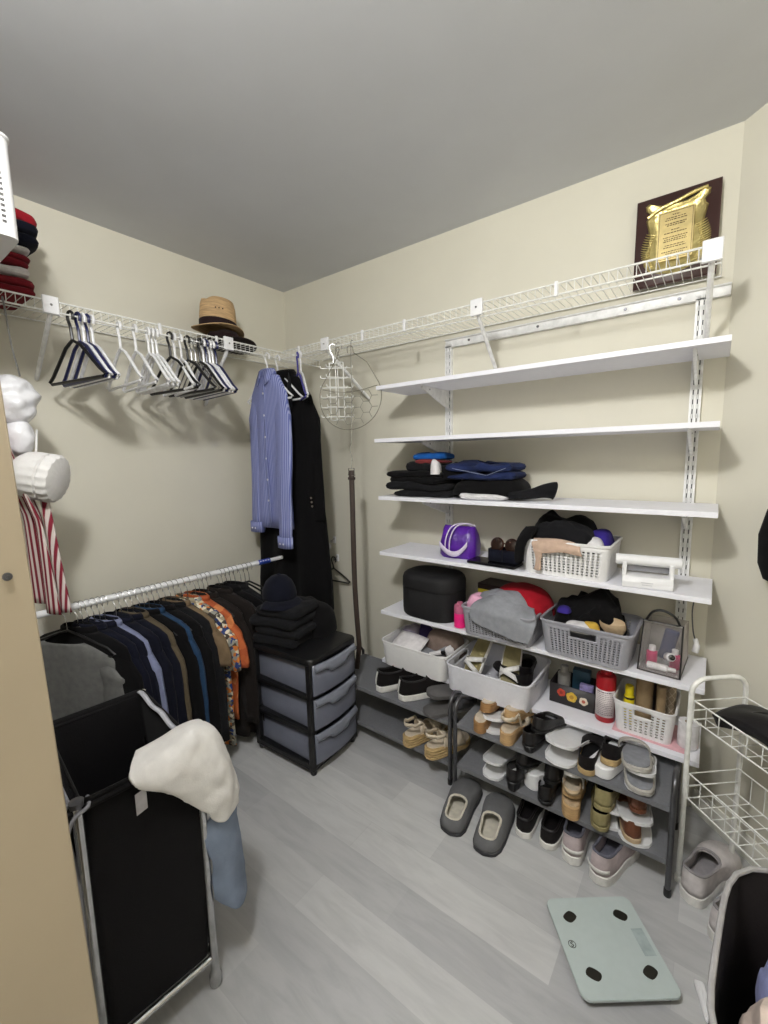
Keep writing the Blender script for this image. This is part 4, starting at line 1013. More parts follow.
rows = [[(1.715, -0.28, z + 0.136), (1.76, -0.288, z + 0.142), (1.82, -0.288, z + 0.140), (1.885, -0.287, z + 0.128)], [(1.715, -0.308, z + 0.118), (1.76, -0.312, z + 0.118), (1.82, -0.312, z + 0.116), (1.89, -0.311, z + 0.112)], [(1.722, -0.309, z + 0.092), (1.752, -0.313, z + 0.086), (1.825, -0.312, z + 0.098), (1.895, -0.309, z + 0.090)]]
bb = thing('lace_garment', 'beige lace garment hanging over the front of the white basket', 'garment', (1.80, -0.31, z + 0.05), 0, BC)
patch(rows, 6, 5, 0.004, 6).build('cloth', M_beige, bb, world=True, solid=0.005)
rows = [[(1.72, -0.310, z + 0.10), (1.738, -0.313, z + 0.10), (1.760, -0.312, z + 0.10)], [(1.732, -0.309, z + 0.06), (1.742, -0.312, z + 0.06), (1.752, -0.310, z + 0.06)], [(1.728, -0.307, z + 0.022), (1.742, -0.310, z + 0.018), (1.754, -0.307, z + 0.022)]]
patch(rows, 4, 4, 0.004, 9).build('strap', M_beige, bb, world=True, solid=0.005)
ap = thing('white_machine', 'white tabletop machine with a long round bar on top, right end of the fourth shelf', 'machine', (2.092, -0.235, z), 0.12)
mb = MB(); prof = [(-0.052, 0), (0.052, 0), (0.048, 0.028), (0.02, 0.042), (-0.040, 0.036), (-0.052, 0.02)]
mb.rings([[(x, y, zz) for y, zz in prof] for x in (-0.075, 0.075)]).build('base', M_plastic, ap, bevel=0.003)
for sx in (-1, 1): MB().box((sx * 0.069, -0.010, 0.055), (0.014, 0.045, 0.055)).build('upright', M_plastic, ap, bevel=0.003)
MB().tube([(-0.098, -0.012, 0.088), (-0.096, -0.012, 0.088), (0.096, -0.012, 0.088), (0.098, -0.012, 0.088)], [0.015, 0.0185, 0.0185, 0.015], 20).build('bar', M_plastic, ap)
MB().box((0, -0.005, 0.062), (0.128, 0.006, 0.026)).build('grey_slot', mat('mid grey plastic', (130, 130, 136), 0.4), ap)['label'] = 'grey slot panel'
mb = MB()
for i, w in enumerate((0.035, 0.03)):
    mb.box((0, -0.0528, 0.020 - i * 0.008), (w, 0.001, 0.003))
mb.build('imprint', mat('faint grey print', (206, 206, 210), 0.5), ap)

# --- fifth board
z = ZS[4] + 0.001
bc = thing('vanity_case', 'black rounded vanity case at the left end of the fifth shelf', 'case', (1.205, -0.185, z), -0.05)
M_case = mat('black soft leatherette', (13, 12, 16), 0.75, kind='leather')
def rings_rr(w, d, r, lv): return [[(x * k, y * k, zz) for x, y in rrect(w, d, r, 8)] for zz, k in lv]
MB().rings(rings_rr(0.300, 0.222, 0.09, ((0, 0.93), (0.008, 0.98), (0.03, 1.0), (0.137, 1.0), (0.139, 0.985)))).build('body', M_case, bc)
MB().rings(rings_rr(0.300, 0.222, 0.09, ((0.1395, 0.985), (0.142, 1.005), (0.18, 1.0), (0.198, 0.96), (0.208, 0.88), (0.212, 0.6), (0.213, 0.05)))).build('lid', M_case, bc)
MB().tube([(x * 0.995, y * 0.995, 0.1388) for x, y in rrect(0.300, 0.222, 0.09, 8)], 0.002, 6, closed=True).build('zip', M_blackm, bc)
# boxes behind the grey basket
M_plum = mat('plum box', (74, 40, 92), 0.5); M_yel = mat('yellow box edge', (190, 172, 44), 0.5); M_choc = mat('dark brown box', (46, 30, 30), 0.5)
put(MB().box((0, 0, 0.065), (0.11, 0.12, 0.13)).build('purple_box', M_plum, bevel=0.002), (1.485, -0.115 + 0.035, z), 'purple box under the brown and yellow one behind the first grey basket', 'box', 0.05)
yb = thing('chocolate_box', 'brown box with a yellow lower band on top of the purple box', 'box', (1.49, -0.085, z + 0.1312), -0.1)
MB().box((0, 0, 0.03), (0.15, 0.115, 0.026)).build('lid', M_choc, yb, bevel=0.002); MB().box((0, 0, 0.0085), (0.148, 0.113, 0.017)).build('base', M_yel, yb, bevel=0.001)
M_pink = mat('hot pink liquid', (240, 40, 130), 0.3); M_pclear = mat('pinkish clear plastic', (206, 120, 150), 0.15, alpha=0.75)
bt = thing('pink_bottle', 'clear bottle half full of hot pink gel left of the first grey basket', 'bottle', (1.388, -0.268, z))
MB().lathe([(0.023, 0.0), (0.026, 0.003), (0.026, 0.066), (0.0, 0.067)], 20).build('gel', M_pink, bt)
MB().lathe([(0.0264, 0.0665), (0.0264, 0.092), (0.024, 0.102), (0.014, 0.106), (0.013, 0.114)], 20, cap0=False).build('neck', M_pclear, bt)
M_gbask = mat('grey basket plastic', (152, 152, 160), 0.45, amt=0.03)
basket('storage_basket', 'grey woven-look basket with grey cloth draped over it', (1.575, -0.205, z), 0.0, 0.305, 0.245, 0.118, M_gbask, taper=0.92, rows=10, cw=0.0075, r=0.025)
basket('storage_basket', 'grey perforated basket with a grip slot, full of black clothes and a beige sandal', (1.912, -0.198, z), -0.02, 0.315, 0.24, 0.128, M_gbask, taper=0.90, rows=10, cw=0.0075, r=0.03, handle=('front',))
put(heap(MB(), 0.26, 0.19, 0.10, seed=61, amp=0.15, freq=6).build('red_cloth', mat('crimson fabric', (158, 18, 34), 0.85, kind='fabric')), (1.63, -0.145, z + 0.095), 'crimson cloth at the back of the first grey basket', 'cloth', -0.35)
put(heap(MB(), 0.09, 0.09, 0.055, seed=64, amp=0.3, freq=14).build('pink_cloth', mat('pale pink cloth', (226, 170, 196), 0.9, kind='fabric')), (1.465, -0.245, z + 0.105), 'pale pink cloth in the left corner of the first grey basket', 'cloth')
put(heap(MB(), 0.24, 0.15, 0.095, seed=66, amp=0.28, freq=9).build('grey_shirt', M_grey), (1.575, -0.22, z + 0.095), 'light grey top bulging out of the first grey basket', 'top', -0.12)
rows = [[(1.50, -0.255, z + 0.150), (1.56, -0.275, z + 0.178), (1.63, -0.262, z + 0.165), (1.70, -0.235, z + 0.138)], [(1.475, -0.315, z + 0.135), (1.55, -0.338, z + 0.142), (1.64, -0.335, z + 0.135), (1.735, -0.295, z + 0.118)],
        [(1.470, -0.334, z + 0.095), (1.55, -0.347, z + 0.098), (1.64, -0.345, z + 0.092), (1.735, -0.325, z + 0.080)], [(1.475, -0.335, z + 0.070), (1.55, -0.346, z + 0.056), (1.63, -0.344, z + 0.038), (1.715, -0.330, z + 0.020)]]
tag(patch(rows, 9, 8, 0.006, 11).build('grey_cloth', M_grey, world=True, solid=0.008), 'light grey cloth draped over the front of the first grey basket', 'cloth')
put(heap(MB(), 0.26, 0.18, 0.125, seed=71, amp=0.5, freq=13).build('dark_clothes', M_black), (1.90, -0.17, z + 0.085), 'black clothes heaped in the second grey basket', 'clothes')
put(heap(MB(), 0.05, 0.05, 0.02, seed=73, amp=0.2, freq=20).build('indigo_scrap', M_indigo), (1.822, -0.235, z + 0.150), 'small indigo scrap on the black clothes', 'cloth')
M_tanl = mat('beige leather', (196, 172, 140), 0.6, kind='leather')
R = [[(0.045 * k * math.cos(a), 0.024 * k * math.sin(a), zz) for a in [2 * PI * j / 28 for j in range(28)]] for zz, k in ((0, 0.8), (0.02, 0.98), (0.038, 1.0), (0.046, 0.94), (0.034, 0.78), (0.025, 0.3))]
put(MB().rings(R).build('beige_sandal', M_tanl), (1.995, -0.235, z + 0.108), 'beige shoe heel poking out of the second grey basket', 'shoe', rot=(0.35, 0, -0.1))
put(heap(MB(), 0.06, 0.04, 0.025, seed=77, amp=0.2, freq=20).build('yellow_cloth', mat('mustard cloth', (206, 168, 70), 0.85, kind='fabric')), (1.925, -0.265, z + 0.112), 'mustard scrap in front of the beige shoe', 'cloth')
put(heap(MB(), 0.10, 0.05, 0.035, seed=79, amp=0.2, freq=16).build('white_scrap', M_whitec), (1.885, -0.272, z + 0.098), 'white scrap behind the grip slot of the second grey basket', 'cloth')
# clear cosmetics bag
M_clearp = mat('clear vinyl', (214, 210, 212), 0.1, alpha=0.08); M_grtrans = mat('frosted vinyl', (206, 198, 194), 0.4, alpha=0.4)
cb = thing('clear_bag', 'clear vinyl toiletry bag with black piping, holding pink and white bottles', 'bag', (2.150, -0.165, z), -0.06)
x0, x1, y0, y1, hh = -0.062, 0.062, -0.105, 0.105, 0.175
mb = MB(); mb.add([(x0, y0, 0.004), (x1, y0, 0.004), (x1 * 0.96, y0 + 0.035, hh), (x0 * 0.9, y0 + 0.035, hh)], [(0, 1, 2, 3)]); mb.build('front_panel', M_clearp, cb, solid=0.0012)
mb = MB(); mb.add([(x1, y0, 0.004), (x1, y1, 0.004), (x1 * 0.96, y1 - 0.02, hh * 0.85), (x1 * 0.96, y0 + 0.035, hh)], [(0, 1, 2, 3)]); mb.add([(x0, y1, 0.004), (x0, y0, 0.004), (x0 * 0.9, y0 + 0.035, hh), (x0 * 0.9, y1 - 0.02, hh * 0.85)], [(0, 1, 2, 3)]); mb.add([(x1, y1, 0.004), (x0, y1, 0.004), (x0 * 0.9, y1 - 0.02, hh * 0.85), (x1 * 0.96, y1 - 0.02, hh * 0.85)], [(0, 1, 2, 3)])
mb.build('side_panels', M_grtrans, cb, solid=0.0012)
slab(0.124, 0.21, 0.004, 0.008, 0.001).build('bottom', M_grtrans, cb)
mb = MB(); mb.tube([(x0, y0, 0.004), (x1, y0, 0.004), (x1 * 0.96, y0 + 0.035, hh), (x0 * 0.9, y0 + 0.035, hh)], 0.0032, 6, closed=True); mb.tube([(x1, y0, 0.004), (x1, y1, 0.004)], 0.002, 6)
mb.build('piping', M_blackp, cb)
MB().tube(smooth_path([(-0.05, y0 + 0.036, hh), (-0.03, y0 + 0.03, hh + 0.035), (0.0, y0 + 0.03, hh + 0.045), (0.035, y0 + 0.03, hh + 0.03), (0.05, y0 + 0.036, hh)], 4), 0.004, 6).build('handle', M_blackp, cb)
MB().tube([(-0.055, y0 + 0.03, hh - 0.002), (0.058, y0 + 0.03, hh - 0.002)], 0.004, 6).build('zip', M_chrome, cb)
M_mag = mat('magenta bottle', (190, 50, 100), 0.35); M_wb = mat('white tube', (226, 222, 224), 0.35)
def bottle(m, mc, loc, r, h, label, rot=(0, 0, 0), cap=0.25, name='bottle'):
    t = thing(name, label, 'bottle', loc); t.rotation_euler = rot
    MB().lathe([(r * 0.92, 0), (r, 0.003), (r, h * (0.95 - cap)), (r * 0.6, h * (1 - cap))], 18).build('body', m, t)
    MB().lathe([(r * 0.62, h * (1 - cap)), (r * 0.62, h * 0.98), (r * 0.5, h)], 16).build('cap', mc, t)
    return t
bottle(M_mag, M_wb, (2.118, -0.215, z + 0.006), 0.017, 0.075, 'magenta bottle standing at the left inside the clear bag')
bottle(M_wb, M_wb, (2.108, -0.247, z + 0.02), 0.012, 0.085, 'white tube lying across the front inside the clear bag', (0, PI / 2, -0.05))
bottle(M_mag, M_wb, (2.185, -0.20, z + 0.006), 0.016, 0.07, 'magenta bottle at the right inside the clear bag')
bottle(M_wb, M_glassblk, (2.165, -0.215, z + 0.05), 0.014, 0.06, 'white round bottle lying on top inside the clear bag', (1.2, 0, 0.3))
put(slab(0.045, 0.018, 0.12, 0.008).build('hair_brush', mat('dark blue brush', (50, 56, 92), 0.4)), (2.150, -0.13, z + 0.006), 'dark blue brush standing inside the clear bag', 'brush', rot=(0.1, 0.18, 0))
# thin cable with plug hanging at the right end
cbx = thing('thin_cable', 'thin grey cable with a white plug hanging at the right ends of the boards', 'cable', (2.236, -0.05, z + 0.05))
MB().tube(smooth_path([(2.205, -0.02, ZS[3] - 0.016), (2.225, -0.05, ZS[3] - 0.06), (2.222, -0.06, z + 0.18), (2.228, -0.06, z + 0.11), (2.236, -0.06, z + 0.075)], 5), 0.0022, 6).build('cord', M_steel, cbx, world=True)
MB().tube(smooth_path([(2.236, -0.06, z + 0.078), (2.242, -0.065, z + 0.055), (2.238, -0.07, z + 0.03)], 4), [0.008] * 4 + [0.011] * 5, 10).build('plug', M_plastic, cbx, world=True)

# --- sixth board
z = ZS[5] + 0.001
M_wbask = mat('white textured basket', (226, 226, 234), 0.5, kind='weave', amt=0.03)
basket('storage_basket', 'smooth white basket of odds and ends at the left end of the lowest board', (1.168, -0.215, z), 0.0, 0.365, 0.25, 0.118, M_basket, taper=0.93, holes=False, cw=0.02, r=0.035, rim=0.005)
basket('storage_basket', 'white textured basket holding sandals on the lowest board', (1.548, -0.212, z), 0.0, 0.368, 0.305, 0.112, M_wbask, taper=0.96, holes=False, cw=0.014, r=0.035, rim=0.005, handle=('right', 'left'))
SB = 'odds and ends in the smooth white basket'
M_film = mat('grey-violet film', (130, 122, 140), 0.3, kind='foil'); M_scarf = mat('taupe knit', (128, 112, 104), 0.95, kind='fabric')
put(heap(MB(), 0.11, 0.12, 0.10, seed=81, amp=0.35, freq=14).build('plastic_pouch', M_film), (1.07, -0.16, z + 0.06), 'crumpled grey-violet pouch at the left in the smooth white basket', 'pouch', 0, SB)
put(heap(MB(), 0.11, 0.10, 0.08, seed=82, amp=0.3, freq=14).build('violet_pouch', mat('dark violet cloth', (66, 56, 104), 0.8, kind='fabric')), (1.13, -0.14, z + 0.075), 'dark violet pouch behind the paper sheet', 'pouch', 0, SB)
put(heap(MB(), 0.19, 0.15, 0.11, seed=83, amp=0.25, freq=10).build('taupe_scarf', M_scarf), (1.255, -0.16, z + 0.06), 'taupe brown scarf at the back of the smooth white basket', 'scarf', 0, SB)
put(MB().grid(lambda u, v: ((u - 0.5) * 0.17, (v - 0.5) * 0.10, 0.01 * math.sin(u * 3)), 6, 4).build('paper_sheet', M_wb, solid=0.002), (1.115, -0.268, z + 0.115), 'white paper sheet lying at the front of the smooth white basket', 'paper', rot=(0.45, 0.02, -0.05), group=SB)
put(heap(MB(), 0.24, 0.14, 0.06, seed=87, amp=0.3, freq=12).build('grey_rag', M_grey), (1.20, -0.23, z + 0.03), 'grey rag at the bottom of the smooth white basket', 'rag', 0, SB)
for i, (x, y, zz, m, rot, lab) in enumerate(((1.235, -0.275, 0.085, M_wb, (0.3, 1.2, 0.5), 'white tube lying left among the tubes'), (1.262, -0.265, 0.092, M_grey, (0.2, 1.1, 0.9), 'grey tube lying in the middle of the tubes'), (1.285, -0.29, 0.085, M_wb, (0.1, 1.2, -0.4), 'white tube crossing the grey one'))):
    o = bottle(m, M_glassblk if i == 0 else M_wb, (x, y, z + zz), 0.011, 0.08, lab + ' in the smooth white basket', rot, name='tube'); o['group'] = SB
put(MB().lathe([(0.0, 0), (0.019, 0.001), (0.021, 0.006), (0.021, 0.030), (0.018, 0.034), (0, 0.034)], 20).build('jar_lid', M_wb), (1.318, -0.235, z + 0.092), 'round white jar at the right in the smooth white basket', 'jar', rot=(0.3, 0.1, 0), group=SB)

# ---------------------------------------------------------------- shoes
def interp(tab, t):
    for (a, va), (b, vb) in zip(tab, tab[1:]):
        if t <= b:
            q = (t - a) / (b - a) if b > a else 0; q = q * q * (3 - 2 * q) if 0 < a and b < 1 else q
            return lerp(va, vb, q)
    return tab[-1][1]
FOOT = [(0, 0), (0.02, 0.36), (0.06, 0.55), (0.12, 0.66), (0.25, 0.72), (0.45, 0.72), (0.62, 0.88), (0.76, 1.0), (0.88, 0.86), (0.95, 0.62), (0.985, 0.34), (1, 0)]
POINT = [(0, 0), (0.02, 0.36), (0.06, 0.55), (0.12, 0.64), (0.3, 0.68), (0.5, 0.72), (0.68, 0.98), (0.8, 0.84), (0.92, 0.44), (0.98, 0.2), (1, 0)]
BROAD = [(0, 0), (0.02, 0.42), (0.06, 0.66), (0.14, 0.84), (0.3, 0.90), (0.5, 0.92), (0.7, 1.0), (0.84, 0.96), (0.93, 0.76), (0.98, 0.42), (1, 0)]
def outline(L, W, tab, n=40, grow=0.0, side=1):
    out = []
    for j in range(n):
        a = 2 * PI * j / n - PI / 2
        t = 0.5 + 0.5 * math.sin(a); w = interp(tab, t) * W / 2
        x = w * (1 if math.cos(a) >= 0 else -1) + side * 0.06 * W * math.sin(t * PI) 
        out.append((x * (1 + grow / (W / 2)), (t - 0.5) * (L + 2 * grow) + L / 2, t))
    return out
def sole(mb, L, W, tab, zb, zt, side=1, grow=0.003, n=40):
    """zb(t), zt(t): underside and top heights"""
    o = outline(L, W, tab, n, grow, side); i_ = outline(L, W, tab, n, grow - 0.004, side)
    return mb.rings([[(x, y, zb(t)) for x, y, t in i_], [(x, y, zb(t) + 0.003) for x, y, t in o], [(x, y, zt(t) - 0.003) for x, y, t in o], [(x, y, zt(t)) for x, y, t in i_]])
def closed_upper(mb, L, W, tab, zt, side, c0, c1, hh, hf, cw=0.6, n=40, deep=True):
    """dome from sole edge to a collar opening between t=c0..c1; hh heel height, hf front height of the collar"""
    o = outline(L, W, tab, n, 0.0, side); R = []
    col = []
    for x, y, t in o:
        a_t = c0 + (c1 - c0) * t
        w = interp(BROAD, t) * W / 2 * cw
        xx = w * (1 if x >= side * 0.06 * W * math.sin(t * PI) else -1) + side * 0.03 * W
        zc = lerp(hh, hf, t) - 0.012 * math.sin(t * PI) * (hh > 0.05)
        col.append((xx, a_t * L, zt(a_t) + zc))
    for k in range(8):
        s = k / 7; ca = 1 - math.cos(s * PI / 2); sa = math.sin(s * PI / 2)
        R.append([(lerp(x, cx_, ca), lerp(y, cy_, ca), lerp(zt(t), cz_, sa)) for (x, y, t), (cx_, cy_, cz_) in zip(o, col)])
    if deep:
        R.append([(cx_ * 0.9, lerp(cy_, (c0 + c1) / 2 * L, 0.08), cz_ - 0.006) for cx_, cy_, cz_ in col])
    return mb.rings(R, cap0=False, cap1=False), col
def insole(mb, L, W, tab, zt, side, t0=0.0, t1=1.0, grow=-0.006, lift=0.003, n=40):
    o = outline(L, W, tab, n, grow, side)
    return mb.rings([[(x, y, zt(t)) for x, y, t in o], [(x, y, zt(t) + lift) for x, y, t in o]])
def band(mb, L, W, tab, zt, side, t, h, wid, skew=0.0, nu=16):
    def f(u, v):
        a = PI * u; tt = t + (v - 0.5) * wid / L + skew * (u - 0.5)
        w = interp(tab, min(max(tt, 0), 1)) * W / 2 + 0.002
        return (w * math.cos(a) + side * 0.06 * W * math.sin(tt * PI), tt * L, zt(min(max(tt, 0), 1)) - 0.004 + (h + 0.004) * math.sin(a) ** 0.7 if 0 < u < 1 else zt(min(max(tt, 0), 1)) - 0.004)
    return mb.grid(f, nu, 3)
M_shoeblk = mat('black shoe leather', (18, 15, 17), 0.45, kind='leather'); M_shoeknit = mat('black shoe knit', (22, 18, 19), 0.9, kind='fabric'); M_swhite = mat('white rubber sole', (222, 220, 216), 0.5)
M_cork = mat('tan cork sole', (186, 152, 108), 0.8, kind='straw', scale=50, amt=0.2); M_corkd = mat('brown stacked heel', (150, 112, 70), 0.7, kind='straw', scale=50, amt=0.2)
M_creaml = mat('cream leather', (214, 200, 180), 0.6, kind='leather'); M_olive = mat('olive khaki leather', (142, 132, 92), 0.6, kind='leather'); M_brownl = mat('chestnut leather', (106, 62, 40), 0.55, kind='leather')
M_whitel = mat('white leather', (226, 224, 222), 0.5); M_slip = mat('grey felt slipper', (98, 98, 100), 0.95, kind='fabric', amt=0.06); M_fleece = mat('cream fleece', (198, 192, 178), 0.95, kind='fabric')
M_blush = mat('pale mauve mesh', (190, 176, 178), 0.85, kind='fabric'); M_greyin = mat('slate lining', (96, 96, 108), 0.95, kind='fabric'); M_jute = mat('jute rope', (178, 152, 108), 0.9, kind='straw', scale=80, amt=0.25); M_lgs = mat('light grey sandal', (176, 172, 166), 0.6, kind='leather')
flat = lambda h: (lambda t: h)
def base_sole(h, toe=0.008): return (lambda t: toe * max(0, (t - 0.75) / 0.25) ** 2), (lambda t: h + toe * max(0, (t - 0.75) / 0.25) ** 2)
def wedge(hh, hf): return lambda t: lerp(hh, hf, min(1, max(0, (t - 0.15) / 0.55)) ** 1 * (3 - 2 * min(1, max(0, (t - 0.15) / 0.55))) * min(1, max(0, (t - 0.15) / 0.55)))
def sneaker(label, loc, rz, side, m_up, m_sole, m_in, L=0.27, W=0.10, hh=0.062, group=None, laces=True, tab=None, sole_h=0.03, name='sneaker', lining=True):
    t = thing(name, label, 'shoe', loc, rz, group); tab = tab or FOOT
    zb, zt = base_sole(sole_h)
    sole(MB(), L, W, tab, zb, zt, side).build('sole', m_sole, t)
    mb, col = closed_upper(MB(), L, W, tab, zt, side, 0.03, 0.52, hh, hh * 0.95, 0.62)
    mb.build('upper', m_up, t, solid=0.003, off=-1)
    insole(MB(), L, W, tab, zt, side, lift=0.004).build('insole', m_in, t)
    MB().tube(col, 0.0045, 6, closed=True).build('collar', m_in, t)
    if laces:
        mb = MB()
        for i in range(4):
            tt = 0.53 + i * 0.055; w = 0.026 - i * 0.002; z = zt(tt) + hh * 0.95 - 0.004 - i * 0.010
            mb.tube([(-w + side * 0.005, tt * L, z - 0.006), (side * 0.005, tt * L + 0.004, z + 0.003), (w + side * 0.005, tt * L, z - 0.006)], 0.0026, 5)
        mb.build('laces', m_sole, t)
    return t
def trim_tab(t, m, L, hh, sole_h, z0=0.2, w=0.012):
    MB().grid(lambda u, v: ((u - 0.5) * w, -0.0035 + 0.012 * v * v, sole_h + 0.006 + v * (hh - 0.004)), 2, 6).build('heel_tab', m, t, solid=0.003)['label'] = 'light heel pull tab'
def flat_shoe(label, loc, rz, side, m_up, m_sole, m_in, L=0.245, W=0.082, hh=0.045, hf=0.022, tab=None, sole_h=0.012, c=(0.02, 0.66), group=None, name='flat_shoe', heel=0.0, cat='shoe', m_heel=None):
    t = thing(name, label, cat, loc, rz, group); tab = tab or FOOT
    zw = wedge(heel, 0.0) if heel else flat(0.0)
    zt = lambda q: zw(q) + sole_h
    sole(MB(), L, W, tab, (lambda q: zw(q)) if heel else flat(0.0), zt, side, grow=0.002).build('sole', m_sole, t)
    if heel:
        o = [(0.78 * x, y * 0.9 + 0.002) for x, y, q in outline(L * 0.26, W * 0.72, BROAD, 28, 0, 0)]
        MB().rings([[(x * 0.85, y * 0.85 + 0.006, 0.0) for x, y in o], [(x, y, heel + 0.004) for x, y in o]]).build('heel', m_heel or m_sole, t)
    mb, col = closed_upper(MB(), L, W, tab, zt, side, c[0], c[1], hh, hf, 0.74)
    mb.build('upper', m_up, t, solid=0.0025, off=-1)
    insole(MB(), L, W, tab, zt, side, lift=0.003).build('insole', m_in, t)
    return t
def sandal(label, loc, rz, side, m_strap, m_sole, m_in, L=0.245, W=0.085, hh=0.05, hf=0.022, bands=((0.72, 0.035, 0.03, 0.1),), heelstrap=True, group=None, tab=None, name='sandal', wed=True, rope=False):
    t = thing(name, label, 'shoe', loc, rz, group); tab = tab or FOOT
    zt = wedge(hh, hf) if wed else flat(hf)
    sole(MB(), L, W, tab, flat(0.0), zt, side).build('sole', m_sole, t)
    insole(MB(), L, W, tab, zt, side, grow=-0.003, lift=0.003).build('insole', m_in, t)
    if rope:
        for k in range(int(hh / 0.012)):
            zz = 0.006 + k * 0.012
            pts = [(x, y, zz) for x, y, q in outline(L, W, tab, 40, 0.0035, side) if q < 0.55 and zz < zt(q)]
            pts.sort(key=lambda p: math.atan2(p[0], -(p[1] - 0.1)))
            if len(pts) > 4: MB().tube(pts, 0.0045, 5).build('rope_layer', m_sole, t)
    for tt, h, w, sk in bands:
        band(MB(), L, W, tab, zt, side, tt, h, w, sk).build('strap', m_strap, t, solid=0.003)
    if heelstrap:
        pts = [(x, y, zt(0.1) + 0.045 + (0.01 if q < 0.1 else 0)) for x, y, q in outline(L, W * 0.94, tab, 40, 0, side) if q < 0.36]
        pts.sort(key=lambda p: math.atan2(p[0], -(p[1] - 0.09)))
        mb = MB(); mb.rings([[(p[0], p[1], p[2] - 0.008) for p in pts], [(p[0], p[1], p[2] + 0.008) for p in pts]], cap0=False, cap1=False, closed=False)
        mb.build('heel_strap', m_strap, t, solid=0.003)
        mb = MB()
        for p in (pts[0], pts[-1]): mb.tube([p, (p[0] * 1.02, p[1] + 0.03, zt(0.45) + 0.0)], 0.005, 6)
        mb.build('side_strap', m_strap, t)
    return t
def slide(label, loc, rz, side, m_up, m_sole, L=0.26, W=0.10, group=None, name='flip_flop', h=0.02):
    t = thing(name, label, 'shoe', loc, rz, group)
    zb, zt = base_sole(h)
    sole(MB(), L, W, BROAD, zb, zt, side).build('sole', m_sole, t)
    band(MB(), L, W, BROAD, zt, side, 0.66, 0.045, 0.085, 0.0).build('strap', m_up, t, solid=0.004)
    return t
def shoe_slot(label, loc, rz, gap=0.085, L=0.24, W=0.105, up_tilt=-0.25, dy=0.0):
    """white two-level stacker: lower tray, back column, tilted upper tray"""
    t = thing('shoe_slot', label, 'shoe stacker', loc, rz, 'white plastic shoe stackers')
    def tray(z, tl):
        o = outline(L, W, BROAD, 40, 0.0, 0); R = []
        for g, dz in ((0.0, 0.0), (0.0, 0.003), (0.0, 0.010), (0.004, 0.010), (0.006, 0.004)):
            R.append([(x * (1 - g / (W / 2)), y * (1 - 2 * g / L) + g, z + dz + tl * y) for x, y, q in o])
        return MB().rings(R)
    tray(0.0, 0.0).build('lower_tray', M_plastic, t); tray(gap, up_tilt).build('upper_tray', M_plastic, t)
    MB().box((0, L * 0.45, gap / 2 - 0.012), (0.05, 0.03, gap - 0.04)).build('column', M_plastic, t, bevel=0.004)
    return t

# ---------------------------------------------------------------- shoe racks
M_mesh = mat('grey woven rack fabric', (112, 113, 117), 0.75, kind='fabric', amt=0.06, scale=120)
def rack(label, x0, x1, levels, y0=-0.47, y1=-0.16, top=0.40):
    t = thing('shoe_rack', label, 'shoe rack', ((x0 + x1) / 2, (y0 + y1) / 2, 0))
    for x in (x0, x1):
        pts = [(x, y0, 0.012), (x, y0, top - 0.05)] + [(x, y0 + 0.05 - 0.05 * math.cos(a), top - 0.05 + 0.05 * math.sin(a) * 0.9) for a in (0.4, 0.8, 1.2, 1.5)] + [(x, y0 + 0.13, top - 0.05), (x, y0 + 0.17, 0.335), (x, y1 - 0.03, 0.335), (x, y1, 0.30), (x, y1, 0.012)]
        MB().tube(pts, 0.0085, 10).build('end_frame', M_steel, t, world=True)
        for y in (y0, y1): MB().lathe([(0.010, 0.0), (0.0105, 0.002), (0.0105, 0.025), (0.009, 0.026)], 12, c=(x, y, 0)).build('foot_cap', M_blackp, t, world=True)
    for z in levels:
        mb = MB(); mb.box(((x0 + x1) / 2, (y0 + y1) / 2, z - 0.004), (x1 - x0 - 0.014, y1 - y0, 0.006)).box(((x0 + x1) / 2, y0 + 0.001, z - 0.009), (x1 - x0 - 0.014, 0.004, 0.018))
        mb.build('shelf_fabric', M_mesh, t, world=True, bevel=0.001)
        mb = MB()
        for y in (y0, y1): mb.tube([(x0, y + (0.006 if y == y0 else -0.006), z - 0.010), (x1, y + (0.006 if y == y0 else -0.006), z - 0.010)], 0.006, 8)
        mb.build('shelf_tubes', M_steel, t, world=True)
    return t
rack('grey two-tier shoe rack left, beside the drawer tower, almost empty', 0.72, 1.438, (0.282, 0.097), y0=-0.452)
rack('grey two-tier shoe rack right, full of stacked shoes', 1.472, 2.218, (0.302, 0.122))
# left rack
zt_ = 0.2825
for i, (x, s) in enumerate(((1.035, -1), (1.165, 1))):
    o = sneaker(('left' if i == 0 else 'right') + ' one of the black sneakers with white soles on the left rack', (x, -0.435, zt_), -0.55, s, M_shoeknit, M_swhite, M_shoeblk, L=0.265, W=0.098, hh=0.07, laces=False, group='black sneakers on the left rack'); trim_tab(o, M_swhite, 0.265, 0.07, 0.03)
M_dslide = mat('grey rubber', (84, 82, 82), 0.6)
slide('grey slide lying flat, lower of the two at the right of the left rack', (1.325, -0.47, zt_), -0.5, 1, M_dgrey, M_dslide, group='grey slides on the left rack')
o = slide('grey slide stacked crookedly on the other one on the left rack', (1.315, -0.43, zt_ + 0.066), -0.62, -1, M_dgrey, M_dslide, group='grey slides on the left rack'); o.rotation_euler = (-0.12, 0.05, -0.62)
for i, (x, y, s) in enumerate(((1.225, -0.475, -1), (1.345, -0.485, 1))):
    sandal(('left' if i == 0 else 'right') + ' one of the cream espadrille sandals on the lower left rack', (x, y, 0.0975), -0.35, s, M_creaml, M_jute, M_creaml, hh=0.052, hf=0.028, L=0.235, W=0.084, bands=((0.66, 0.045, 0.045, 0.0), (0.36, 0.052, 0.028, 0.05)), rope=True, group='cream sandals on the lower left rack')
def tip(o, a):
    o.rotation_euler[0] = a; return o
